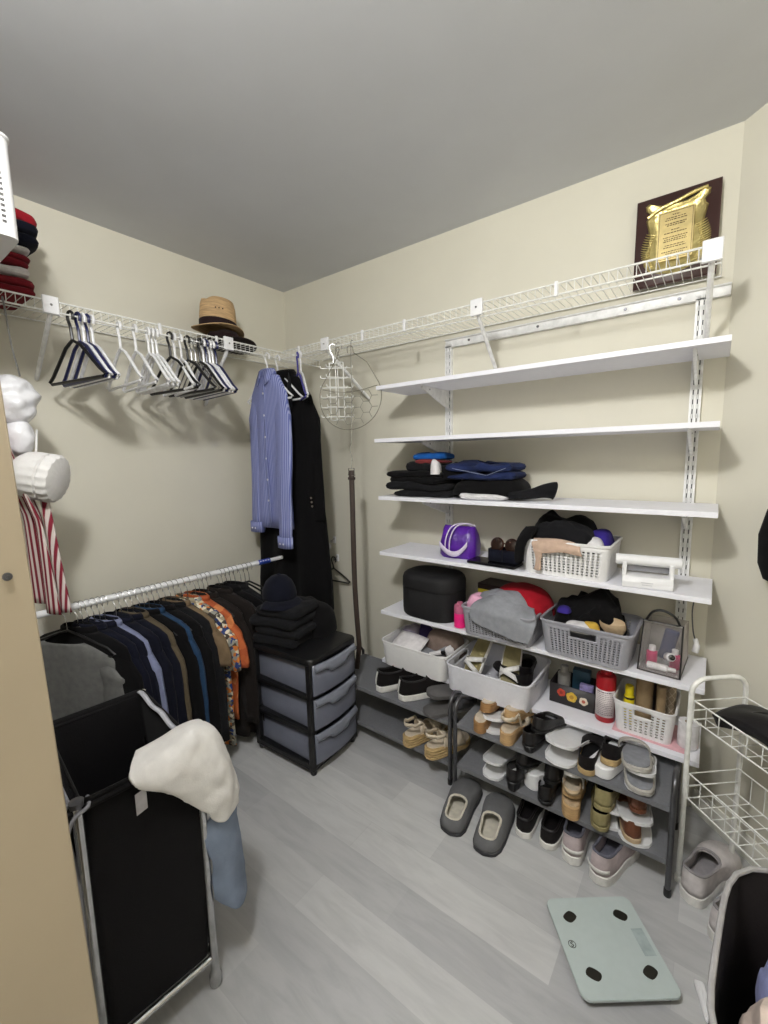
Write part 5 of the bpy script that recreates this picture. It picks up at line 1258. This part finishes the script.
# right rack, upper shelf z .302
zu = 0.3025; zl = 0.1225; G1 = 'shoes on the right rack'
SW = ((1.585, -0.47, 'corner left', M_corkd, M_brownl), )
shoe_slot('white shoe stacker under the cork-heeled sandals at the left of the upper tier', (1.625, -0.455, zu), 0.22, gap=0.055, L=0.22, W=0.10)
tip(sandal('brown cork-heeled sandal, upper left on the right rack', (1.580, -0.430, zu + 0.062), 0.12, 1, M_brownl, M_corkd, M_creaml, hh=0.036, hf=0.016, L=0.21, W=0.072, heelstrap=False, group=G1), -0.22)
sandal('brown cork-heeled sandal standing on the tier, leftmost on the right rack', (1.580, -0.482, zu), 0.12, -1, M_brownl, M_corkd, M_creaml, hh=0.046, hf=0.02, L=0.22, W=0.074, heelstrap=False, group=G1)
tip(sandal('cream wedge sandal with layered tan heel, upper one under the textured basket', (1.680, -0.440, zu + 0.064), -0.03, 1, M_creaml, M_cork, M_creaml, hh=0.045, hf=0.018, L=0.21, W=0.078, heelstrap=False, group=G1), -0.22)
sandal('cream wedge sandal with layered tan heel and ankle strap at the tier edge', (1.690, -0.490, zu), -0.03, -1, M_creaml, M_cork, M_creaml, hh=0.050, hf=0.02, L=0.22, W=0.078, heelstrap=True, group=G1)
tip(flat_shoe('black pump lying above its mate on the upper tier', (1.790, -0.455, zu + 0.072), -0.13, 1, M_shoeblk, M_blackp, M_shoeblk, L=0.23, W=0.08, hh=0.044, group=G1), -0.22)
flat_shoe('black pump on the upper tier left of the empty white stacker', (1.770, -0.485, zu), -0.13, -1, M_shoeblk, M_blackp, M_shoeblk, L=0.23, W=0.08, hh=0.05, heel=0.018, group=G1)
shoe_slot('large empty white shoe stacker in the middle of the upper tier', (1.872, -0.487, zu), -0.13, gap=0.072, L=0.25, W=0.125)
tip(flat_shoe('black espadrille raised behind its mate on the upper tier', (2.030, -0.450, zu + 0.045), 0.02, 1, M_shoeknit, M_jute, M_black, L=0.22, W=0.082, hh=0.045, sole_h=0.022, group=G1), -0.22)
flat_shoe('black espadrille with jute sole on the upper tier edge', (1.970, -0.480, zu), 0.02, -1, M_shoeknit, M_jute, M_black, L=0.22, W=0.085, hh=0.045, sole_h=0.022, group=G1)
put(slab(0.08, 0.20, 0.040, 0.03, 0.004).build('shoe_stand', M_plastic), (2.030, -0.38 + 0.015, zu), 'white support under the raised black espadrille', 'shoe stacker', -0.3)
shoe_slot('white shoe stacker carrying the light grey flat sandals', (2.128, -0.470, zu), 0.12, gap=0.066, L=0.22, W=0.10)
tip(sandal('light grey flat sandal on the upper tray at the right of the rack', (2.118, -0.478, zu + 0.080), 0.20, 1, M_lgs, M_lgs, M_grey, hh=0.02, hf=0.016, L=0.22, W=0.092, heelstrap=False, wed=False, bands=((0.7, 0.03, 0.03, 0.1),), group=G1, tab=BROAD), -0.22)
sandal('light grey flat sandal on the lower tray at the right of the rack', (2.132, -0.482, zu + 0.012), 0.12, -1, M_lgs, M_lgs, M_grey, hh=0.02, hf=0.016, L=0.22, W=0.09, heelstrap=False, wed=False, bands=((0.7, 0.03, 0.03, 0.1),), group=G1, tab=BROAD)
# lower shelf z .122
shoe_slot('empty white shoe stacker at the left of the lower tier', (1.625, -0.475, zl), 0.02, gap=0.066, L=0.22, W=0.10)
tip(flat_shoe('black open-toe heel raised above its mate on the lower tier', (1.735, -0.465, zl + 0.07), -0.13, 1, M_shoeblk, M_blackp, M_whitel, L=0.225, W=0.078, hh=0.05, heel=0.02, group=G1), -0.22)
flat_shoe('black open-toe heel on the lower tier right of the empty stacker', (1.712, -0.490, zl), -0.13, -1, M_shoeblk, M_blackp, M_whitel, L=0.225, W=0.078, hh=0.05, heel=0.03, group=G1)
put(slab(0.07, 0.19, 0.066, 0.03, 0.004).build('shoe_stand', M_plastic), (1.80, -0.345, zl), 'white support behind the black heels of the lower tier', 'shoe stacker', -0.45)
tip(flat_shoe('black leather shoe raised in the middle of the lower tier', (1.848, -0.470, zl + 0.06), 0.07, 1, M_shoeblk, M_blackp, M_black, L=0.23, W=0.08, hh=0.06, heel=0.02, group=G1), -0.22)
flat_shoe('black leather shoe standing in the middle of the lower tier', (1.838, -0.488, zl), 0.07, -1, M_shoeblk, M_blackp, M_black, L=0.23, W=0.08, hh=0.055, heel=0.01, group=G1)
tip(sandal('white ankle-strap sandal over the tan wedge on the lower tier', (1.925, -0.478, zl + 0.072), 0.17, 1, M_whitel, M_cork, M_creaml, hh=0.024, hf=0.014, L=0.22, W=0.088, bands=((0.68, 0.04, 0.035, 0.0), (0.30, 0.05, 0.028, 0.0)), group=G1), -0.22)
sandal('tan wedge sandal with white sole below the white-strapped one', (1.932, -0.492, zl), 0.17, -1, M_tanl, M_cork, M_tanl, hh=0.050, hf=0.02, L=0.22, W=0.082, heelstrap=True, group=G1)
shoe_slot('white shoe stacker of the olive sandals', (2.045, -0.455, zl), 0.02, gap=0.060, L=0.22, W=0.105)
tip(flat_shoe('olive sandal with raised heel, upper of the olive pair', (2.022, -0.478, zl + 0.072), 0.07, 1, M_olive, M_olive, M_black, L=0.22, W=0.084, hh=0.05, heel=0.0, sole_h=0.018, group=G1), -0.22)
flat_shoe('olive sandal, lower of the olive pair at the tier edge', (2.022, -0.492, zl + 0.008), 0.07, -1, M_olive, M_olive, M_black, L=0.22, W=0.084, hh=0.045, sole_h=0.018, group=G1)
shoe_slot('white shoe stacker of the chestnut brown shoes', (2.128, -0.478, zl), 0.22, gap=0.078, L=0.23, W=0.115)
tip(flat_shoe('chestnut brown shoe on the upper tray of its white stacker', (2.125, -0.445, zl + 0.092), 0.22, 1, M_brownl, M_brownl, M_brownl, L=0.20, W=0.072, hh=0.055, sole_h=0.016, group=G1), -0.22)
flat_shoe('chestnut brown shoe on the lower tray of its white stacker', (2.120, -0.482, zl + 0.010), 0.22, -1, M_brownl, M_tanl, M_brownl, L=0.22, W=0.080, hh=0.055, sole_h=0.02, group=G1)
# sandals and black shoes standing in the textured basket
z = ZS[5] + 0.012
for i, (x, y, rz, rx, lab) in enumerate(((1.455, -0.19, 2.85, 0.95, 'white crossover sandal leaning at the left in the textured basket'), (1.575, -0.185, 3.35, 0.9, 'white crossover sandal leaning beside its mate in the textured basket'))):
    o = sandal(lab, (x, y, z + 0.075), rz, 1, M_whitel, M_whitel, M_tanl if False else M_olive, hh=0.02, hf=0.016, L=0.235, W=0.085, heelstrap=False, wed=False, bands=((0.70, 0.04, 0.022, 0.22), (0.62, 0.038, 0.022, -0.22)), group='sandals in the textured basket', tab=BROAD)
    o.rotation_euler = (-rx, 0, rz); o.location = (x + 0.01, y + 0.075, z + 0.175)
for i, (x, y, rz, lab) in enumerate(((1.665, -0.14, 0.25, 'black shoe standing heel up in the textured basket'), (1.672, -0.235, 1.2, 'black strappy shoe at the right front in the textured basket'))):
    o = flat_shoe(lab, (x, y - 0.07, z + 0.02), rz, 1, M_shoeblk, M_blackp, M_black, L=0.20, W=0.075, hh=0.06, group='black shoes in the textured basket')
    o.location = (x, y - 0.08 if i == 0 else y, z + 0.045); 
    if i == 1: o.location = (1.70, -0.245, z + 0.035)
    o.rotation_euler = (0.15, 0, rz)
# ---------------------------------------------------------------- rest of the sixth board
z = ZS[5] + 0.001
M_fbox = mat('black printed card', (30, 26, 30), 0.5)
fb = thing('floral_box', 'black open box printed with red, yellow and white flowers', 'box', (1.852, -0.135, z), 0.0)
mb = MB(); R = [[(x, y, zz) for x, y in rrect(0.175, 0.13, 0.004, 1)] for zz in (0, 0.082)]
mb.rings(R, cap1=False).build('box', M_fbox, fb, solid=0.003, off=-1)
def flower(x, zc, r, m, mc, k):
    mb = MB(); pts = []
    for j in range(40):
        a = 2 * PI * j / 40; q = r * (0.86 + 0.14 * abs(math.sin(2.5 * a + k))); pts.append((x + q * math.cos(a), zc + q * math.sin(a)))
    mb.rings([[(px, -0.0655, pz) for px, pz in pts], [(px, -0.0662, pz) for px, pz in pts]]); o = mb.build('flower_print', m, fb)
    mb = MB(); mb.rings([[(x + r * 0.4 * math.cos(2 * PI * j / 20), -yy, zc + r * 0.4 * math.sin(2 * PI * j / 20)) for j in range(20)] for yy in (0.066, 0.0668)]); mb.build('flower_centre', mc, o)
flower(-0.040, 0.050, 0.017, mat('print red', (190, 66, 44), 0.5, amt=0.3, scale=120), mat('print dark red', (140, 40, 30), 0.5), 0)
flower(0.000, 0.042, 0.021, mat('print yellow', (214, 176, 60), 0.5, amt=0.2, scale=120), mat('print ochre', (176, 130, 40), 0.5), 1)
flower(0.045, 0.038, 0.017, mat('print cream', (222, 208, 190), 0.5, amt=0.1, scale=120), mat('print brick', (186, 92, 70), 0.5), 2)
M_greyb = mat('grey bottle', (150, 148, 146), 0.35)
o = bottle(M_greyb, M_greyb, (1.806, -0.135, z + 0.004), 0.026, 0.135, 'grey rounded bottle at the left in the floral box', cap=0.2)
put(MB().box((0, 0, 0.065), (0.066, 0.032, 0.13)).build('teal_carton', mat('dark teal carton', (34, 66, 86), 0.45, amt=0.25, scale=20), bevel=0.001), (1.872, -0.125, z + 0.004), 'dark teal carton standing in the floral box', 'carton', 0.06)
put(MB().box((0, 0, 0.045), (0.05, 0.02, 0.09)).build('lilac_carton', mat('lilac carton', (150, 140, 190), 0.45, amt=0.4, scale=60), bevel=0.001), (1.90, -0.165, z + 0.004), 'lilac and white small carton at the front of the floral box', 'carton', 0)
rcn = thing('red_can', 'tall red spray can with a white text label', 'can', (1.975, -0.205, z))
M_redc = mat('red metal can', (164, 24, 34), 0.3)
MB().lathe([(0.0, 0.0), (0.033, 0.0), (0.0345, 0.004), (0.0345, 0.172), (0.031, 0.18), (0.02, 0.184), (0.0, 0.184)], 28).build('body', M_redc, rcn)
MB().lathe([(0.02, 0.183), (0.021, 0.186), (0.021, 0.205), (0.017, 0.209), (0, 0.209)], 20).build('cap', M_redc, rcn)
a0, a1 = -2.75, -0.35
MB().grid(lambda u, v: (0.0349 * math.cos(lerp(a0, a1, u)), 0.0349 * math.sin(lerp(a0, a1, u)), lerp(0.022, 0.128, v)), 20, 2).build('label_panel', mat('white printed label', (214, 206, 206), 0.45), rcn, solid=0.0006)
mb = MB(); rng = random.Random(9)
for i in range(13):
    zz = 0.118 - i * 0.0072; a = -2.3
    while a < -0.75:
        l = rng.uniform(0.08, 0.25); mb.grid(lambda u, v, a=a, l=l, zz=zz: (0.0355 * math.cos(a + l * u), 0.0355 * math.sin(a + l * u), zz + v * (0.0022 if i else 0.005)), 3, 1); a += l + 0.05
mb.build('label_text', mat('grey label print', (120, 104, 110), 0.5), rcn)
put(slab(0.235, 0.17, 0.0015, 0.004, 0.0004).build('pink_paper', mat('pale pink paper', (226, 178, 186), 0.7)), (2.130, -0.185, z), 'pale pink paper under the small white basket', 'paper', -0.03)
z += 0.002
basket('storage_basket', 'small white perforated basket of bottles at the right end of the lowest board', (2.107, -0.165, z), -0.02, 0.19, 0.20, 0.115, M_basket, taper=0.9, rows=8, cw=0.0085, r=0.025, handle=('front',), hole_w=0.5, rim=0.004)
bb1 = 'bottles in the small white basket'
M_yelb = mat('yellow bottle', (226, 206, 30), 0.3); M_tanb = mat('tan cardboard', (150, 128, 98), 0.6); M_dkb = mat('dark brown bottle', (52, 40, 34), 0.3)
yb2 = thing('yellow_bottle', 'yellow bottle with a dark band at the left in the small white basket', 'bottle', (2.052, -0.19, z + 0.003), 0, bb1)
MB().lathe([(0.017, 0), (0.018, 0.003), (0.018, 0.105), (0.014, 0.112)], 18).build('body', M_yelb, yb2); MB().lathe([(0.0183, 0.098), (0.0183, 0.106)], 18, cap0=False, cap1=False).build('dark_band', M_dkb, yb2); MB().lathe([(0.014, 0.112), (0.0145, 0.115), (0.0145, 0.145), (0.012, 0.148)], 18).build('cap', M_yelb, yb2)
for x, y, r, h, m, lab in ((2.098, -0.17, 0.028, 0.185, M_tanb, 'wide tan cardboard tube in the small white basket'), (2.136, -0.13, 0.014, 0.165, M_dkb, 'narrow dark brown bottle between the tan tubes'), (2.152, -0.185, 0.015, 0.175, M_tanb, 'narrow tan tube right of the dark bottle')):
    o = thing('tube', lab, 'tube', (x, y, z + 0.003), 0, bb1)
    MB().lathe([(r * 0.98, 0), (r, 0.002), (r, h * 0.9), (r * 0.97, h * 0.9)], 20).build('body', m, o); MB().lathe([(r * 1.01, h * 0.9), (r * 1.01, h * 0.99), (r * 0.9, h)], 20).build('lid', m, o)
o = thing('lattice_tube', 'beige lattice-patterned tube at the right in the small white basket', 'tube', (2.176, -0.125, z + 0.003), 0, bb1)
MB().lathe([(0.018, 0), (0.018, 0.17)], 18).build('body', mat('beige lattice', (176, 160, 138), 0.7, amt=0.1), o)
mb = MB()
for k in range(5):
    for sg_ in (-1, 1): mb.tube([(0.0185 * math.cos(sg_ * i * 0.35 + k * 1.257), 0.0185 * math.sin(sg_ * i * 0.35 + k * 1.257), 0.005 + i * 0.0085) for i in range(20)], 0.0012, 4)
mb.build('lattice', M_creaml, o)
wr = thing('paper_roll', 'white paper roll standing at the right end of the lowest board', 'roll', (2.238, -0.215, z))
MB().lathe([(0.012, 0.0), (0.030, 0.0), (0.031, 0.003), (0.031, 0.085), (0.030, 0.088), (0.012, 0.088), (0.012, 0.0)], 28, cap0=False, cap1=False).build('roll', M_whitec, wr)
MB().lathe([(0.010, 0.002), (0.0118, 0.002), (0.0118, 0.086), (0.010, 0.086), (0.010, 0.002)], 20, cap0=False, cap1=False).build('core', M_tanb, wr)

# ---------------------------------------------------------------- shoes on the floor
for i, (x, y, rz, s) in enumerate(((1.562, -0.680, 0.16, -1), (1.694, -0.684, 0.16, 1))):
    t = thing('slipper', ('left' if i == 0 else 'right') + ' grey felt slipper with cream lining on the floor before the racks', 'slipper', (x, y, 0), rz, 'grey slippers on the floor')
    L, Wd = 0.285, 0.118
    zb, zt = base_sole(0.016, 0.004)
    sole(MB(), L, Wd, BROAD, zb, zt, s, grow=0.002).build('sole', M_dgrey, t)
    mb, col = closed_upper(MB(), L, Wd, BROAD, zt, s, 0.10, 0.45, 0.030, 0.050, 0.56)
    mb.build('upper', M_slip, t, solid=0.004, off=-1)
    insole(MB(), L, Wd, BROAD, zt, s, lift=0.006).build('insole', M_fleece, t)
    MB().tube(col, 0.0045, 6, closed=True).build('fleece_edge', M_fleece, t)
for i, (x, y, rz, s) in enumerate(((1.778, -0.535, 0.02, -1), (1.862, -0.53, 0.04, 1))):
    sneaker(('left' if i == 0 else 'right') + ' black slip-on sneaker with white sole on the floor under the rack', (x, y, 0), rz, s, M_shoeknit, M_swhite, M_shoeblk, L=0.25, W=0.092, hh=0.045, laces=False, sole_h=0.026, group='black slip-on sneakers on the floor')
for i, (x, y, rz, s) in enumerate(((1.948, -0.540, 0.04, -1), (2.030, -0.560, -0.22, 1))):
    o = sneaker(('left' if i == 0 else 'right') + ' pale mauve running shoe on the floor under the rack', (x, y, 0), rz, s, M_blush, M_swhite, M_greyin, L=0.265, W=0.10, hh=0.072, laces=True, sole_h=0.034, group='pale mauve running shoes on the floor')
    MB().grid(lambda u, v: (0.052 * math.sin(lerp(-1.2, 1.2, u)) * 0.72, 0.028 - 0.034 * math.cos(lerp(-1.2, 1.2, u)), 0.05 + v * 0.012), 12, 2).build('heel_stripe', M_swhite, o, solid=0.002)
for i, (x, y, rz, s) in enumerate(((2.272, -0.462, -0.40, -1), (2.340, -0.555, -0.5, 1))):
    sneaker(('left' if i == 0 else 'right') + ' white chunky sneaker on the floor under the wire cart', (x, y, 0), rz, s, mat('off-white mesh', (206, 200, 200), 0.8, kind='fabric'), M_swhite, mat('pale grey lining', (150, 146, 148), 0.9, kind='fabric'), L=0.27, W=0.108, hh=0.072, laces=True, sole_h=0.034, group='white chunky sneakers under the cart')

# ---------------------------------------------------------------- wire cart
ct = thing('wire_cart', 'white wire basket trolley standing by the angled wall', 'trolley', (2.45, -0.5, 0))
d1 = Vector((0.742, 0.670, 0)); d2 = Vector((0.70, -0.714, 0)); p0 = Vector((2.242, -0.392, 0)); DPT = 0.180; LEN = 0.44; HTC = 0.695
def cp_(a, b, z): q = p0 + d1 * a + d2 * b; return (q.x, q.y, z)
for b in (0, LEN):
    pts = [cp_(0, b, 0.012), cp_(0, b, HTC - 0.045)] + [cp_(0.045 - 0.045 * math.cos(a), b, HTC - 0.045 + 0.045 * math.sin(a)) for a in (0.4, 0.8, 1.2, PI / 2)] + [cp_(DPT - 0.045 + 0.045 * math.sin(a), b, HTC - 0.045 + 0.045 * math.cos(a)) for a in (0, 0.4, 0.8, 1.2)] + [cp_(DPT, b, HTC - 0.045), cp_(DPT, b, 0.012)]
    MB().tube(pts, 0.0074, 12).build('end_frame', M_wire, ct, world=True)
    for a in (0, DPT): MB().lathe([(0.0095, 0), (0.0105, 0.003), (0.0105, 0.02), (0.009, 0.021)], 12, c=cp_(a, b, 0)).build('foot_cap', M_wire, ct, world=True)
for zt2, zb2 in ((0.628, 0.566), (0.385, 0.300)):
    mb = MB(); e = 0.006
    for z in (zt2, zb2): mb.tube([cp_(e, e, z), cp_(DPT - e, e, z), cp_(DPT - e, LEN - e, z), cp_(e, LEN - e, z)], 0.0026, 6, closed=True)
    mb.tube([cp_(e, e, (zt2 + zb2) / 2), cp_(DPT - e, e, (zt2 + zb2) / 2)], 0.002, 6); mb.tube([cp_(e, LEN - e, (zt2 + zb2) / 2), cp_(DPT - e, LEN - e, (zt2 + zb2) / 2)], 0.002, 6)
    for i in range(11):
        b = lerp(e, LEN - e, i / 10); mb.tube([cp_(e, b, zt2), cp_(e, b, zb2), cp_(DPT - e, b, zb2), cp_(DPT - e, b, zt2)], 0.0016, 5)
    for i in range(1, 4):
        a = DPT * i / 4; mb.tube([cp_(a, e, zb2), cp_(a, LEN - e, zb2)], 0.0016, 5)
    mb.build('wire_basket', M_wire, ct, world=True)
M_bagb = mat('black satin nylon', (24, 22, 24), 0.55, kind='fabric')
rows = [[cp_(0.012, 0.07, 0.604), cp_(0.06, 0.06, 0.612), cp_(0.12, 0.05, 0.616), cp_(0.168, 0.06, 0.61)], [cp_(0.013, 0.17, 0.640), cp_(0.06, 0.17, 0.655), cp_(0.12, 0.20, 0.648), cp_(0.165, 0.20, 0.635)], [cp_(0.015, 0.30, 0.632), cp_(0.06, 0.30, 0.650), cp_(0.12, 0.30, 0.648), cp_(0.165, 0.30, 0.635)], [cp_(0.015, 0.42, 0.616), cp_(0.06, 0.42, 0.63), cp_(0.12, 0.42, 0.625), cp_(0.165, 0.42, 0.612)]]
bgc = thing('flat_bag', 'flat black zip bag lying on the top tier of the white trolley', 'bag', (2.47, -0.53, 0.57))
o = patch(rows, 6, 6, 0.002, 3).build('body', M_bagb, bgc, world=True, solid=0.034, off=-1 if False else 0)
MB().tube(smooth_path([cp_(0.02, 0.14, 0.64), cp_(0.05, 0.13, 0.652), cp_(0.09, 0.125, 0.655), cp_(0.13, 0.13, 0.648)], 4), 0.005, 6).build('handle', M_blackp, bgc, world=True)

# ---------------------------------------------------------------- bathroom scale
bs = thing('bathroom_scale', 'pale glass bathroom scale with four metal pads on the floor', 'scale', (2.099, -0.752, 0), 0)
bs.rotation_euler = (0, 0, math.radians(38)); bs.matrix_basis = Matrix.Translation((2.099, -0.752, 0)) @ Matrix.Rotation(math.radians(38), 4, 'Z')
SWD = 0.256
M_glass = mat('pale mint glass', (186, 197, 195), 0.12, amt=0.02); M_pad = mat('dark metal pad', (60, 58, 52), 0.3, 0.6)
MB().rings([[(x, y, zz) for x, y in rrect(SWD - 2 * q, SWD - 2 * q, 0.022 - q, 6)] for q, zz in ((0.001, 0.020), (0.0, 0.0215), (0.0, 0.0265), (0.001, 0.028))]).build('glass_plate', M_glass, bs)
MB().rings([[(x, y, zz) for x, y in rrect(SWD - 0.02, SWD - 0.02, 0.02, 5)] for zz in (0.010, 0.020)]).build('underside', M_blackp, bs)
for sx in (-1, 1):
    for sy in (-1, 1):
        MB().lathe([(0.014, 0), (0.016, 0.002), (0.016, 0.011)], 16, c=(sx * 0.10, sy * 0.10, 0)).build('foot', M_blackp, bs)
        pts = []
        for j in range(24):
            a = 2 * PI * j / 24; q = (abs(math.cos(a)) ** 1.5 + abs(math.sin(a)) ** 1.5) ** (-1 / 1.5)
            pts.append((sx * 0.075 + 0.020 * q * math.cos(a) - sx * sy * 0.004 * math.sin(a), sy * 0.072 + 0.0165 * q * math.sin(a)))
        MB().rings([[(x, y, 0.0281) for x, y in pts], [(x, y, 0.0288) for x, y in pts]]).build('metal_pad', M_pad, bs)
MB().box((0.055, 0.02, 0.02815) if False else (0.100, 0.0, 0.02815), (0.032, 0.070, 0.0004)).build('display_window', mat('dim display', (166, 178, 178), 0.1), bs)
lg = MB(); lg.tube([(-0.1 + 0.0095 * math.cos(a), 0.0 + 0.0095 * math.sin(a), 0.0284) for a in [2 * PI * j / 24 for j in range(24)]], 0.0009, 4, closed=True)
lg.tube(smooth_path([(-0.0955, 0.004, 0.0284), (-0.099, 0.006, 0.0284), (-0.103, 0.003, 0.0284), (-0.1, 0.0, 0.0284), (-0.097, -0.003, 0.0284), (-0.101, -0.006, 0.0284), (-0.1045, -0.004, 0.0284)], 3), 0.0012, 4)
lg.build('logo_mark', M_pad, bs)

# ---------------------------------------------------------------- big black hamper at the right edge, clothes inside
bh = thing('collapsible_hamper', 'black fabric hamper with grey piping at the right edge of the photo', 'hamper', (2.55, -1.05, 0), 0)
M_hin = mat('black hamper nylon', (17, 12, 13), 0.8, kind='fabric'); M_pipe = mat('grey piping', (150, 148, 148), 0.7)
def rim_pts(k, z, grow=0.0, n=48):
    out = []
    for j in range(n):
        a = 2 * PI * j / n; q = (abs(math.cos(a)) ** 4.5 + abs(math.sin(a)) ** 4.5) ** (-1 / 4.5)
        x = (0.235 * k + grow) * q * math.cos(a); y = (0.225 * k + grow) * q * math.sin(a)
        out.append((2.548 + x + 0.022 * (y / 0.22), -1.092 + y, z))
    return out
MB().rings([rim_pts(0.90, 0.004), rim_pts(0.94, 0.02), rim_pts(0.97, 0.25), rim_pts(1.0, 0.55)], cap0=True, cap1=False).build('body', M_hin, bh, world=True, solid=0.004)
MB().tube(rim_pts(1.0, 0.552, 0.001), 0.005, 8, closed=True).build('rim_piping', M_pipe, bh, world=True)['label'] = 'grey rim piping'
rows = [[(2.42, -0.868, 0.535), (2.50, -0.866, 0.54), (2.58, -0.868, 0.535)], [(2.42, -0.858, 0.59), (2.50, -0.853, 0.60), (2.58, -0.856, 0.59)], [(2.425, -0.842, 0.635), (2.50, -0.838, 0.64), (2.58, -0.842, 0.635)]]
patch(rows, 5, 4, 0.002, 5).build('lid_flap', M_hin, bh, world=True, solid=0.006)
M_lav = mat('lavender cotton', (160, 166, 214), 0.9, kind='fabric'); M_bei = mat('pale beige cotton', (206, 188, 176), 0.9, kind='fabric')
put(heap(MB(), 0.40, 0.38, 0.36, seed=95, amp=0.2, freq=6).build('dark_laundry', M_hin), (2.56, -1.07, 0.012), 'dark laundry at the bottom of the right black hamper', 'laundry')
put(heap(MB(), 0.17, 0.14, 0.13, seed=96, amp=0.5, freq=12).build('lavender_cloth', M_lav), (2.465, -0.985, 0.36), 'lavender cloth inside the right black hamper', 'cloth')
put(heap(MB(), 0.22, 0.19, 0.15, seed=98, amp=0.5, freq=12).build('beige_cloth', M_bei), (2.455, -1.125, 0.36), 'pale beige cloth inside the right black hamper', 'cloth')
ws = thing('white_strip', 'short ribbed white plastic strip on the floor left of the right hamper', 'strip', (2.318, -0.735, 0), 0)
ws.rotation_euler = (0, 0, math.radians(-72)); ws.matrix_basis = Matrix.Translation((2.318, -0.735, 0)) @ Matrix.Rotation(math.radians(-72), 4, 'Z')
slab(0.09, 0.022, 0.012, 0.006).build('strip', M_plastic, ws)
mb = MB()
for y in (-0.008, 0.0, 0.008): mb.tube([(-0.038, y, 0.0122), (0.038, y, 0.0122)], 0.0016, 5)
mb.build('ribs', M_plastic, ws)
# black bag hanging on the angled wall at the right edge
wb = thing('hanging_bag', 'black bag hanging on the angled wall at the right edge', 'bag', (2.455, -0.235, 1.06))
wn = Vector((-0.7071, -0.7071, 0)); wt = Vector((0.7071, -0.7071, 0))
R = []; n = 30
for zz, w, d in ((0.980, 0.05, 0.03), (0.990, 0.085, 0.05), (1.035, 0.105, 0.06), (1.125, 0.11, 0.06), (1.205, 0.09, 0.045), (1.240, 0.05, 0.02)):
    c = Vector((XC, 0, zz)) + wt * 0.312 + wn * 0.042
    R.append([tuple(c + wt * (w * math.cos(a)) + wn * (d / 2 * math.sin(a))) for a in [2 * PI * j / n for j in range(n)]])
MB().rings(R).build('body', M_black, wb, world=True)
c = Vector((XC, 0, 1.235)) + wt * 0.312 + wn * 0.042
MB().tube(smooth_path([tuple(c - wt * 0.03), tuple(c - wt * 0.02 + Vector((0, 0, 0.10))), tuple(c + Vector((0, 0, 0.14)) - wn * 0.02), tuple(c + wt * 0.02 + Vector((0, 0, 0.10))), tuple(c + wt * 0.03)], 5), 0.006, 8).build('strap', M_black, wb, world=True)
hk = thing('wall_hook', 'wall hook carrying the black bag on the angled wall', 'hook', tuple(Vector((XC, 0, 1.365)) + wt * 0.312))
MB().tube(smooth_path([tuple(Vector((XC, 0, 1.38)) + wt * 0.312 + wn * q + Vector((0, 0, zz))) for q, zz in ((0.0, 0.0), (0.018, -0.006), (0.03, -0.012), (0.034, 0.004))], 4), 0.004, 8).build('prong', M_chrome, hk, world=True)
MB().tube([tuple(Vector((XC, 0, 1.38)) + wt * 0.312), tuple(Vector((XC, 0, 1.38)) + wt * 0.312 + wn * 0.004)], 0.012, 14).build('plate', M_chrome, hk, world=True)
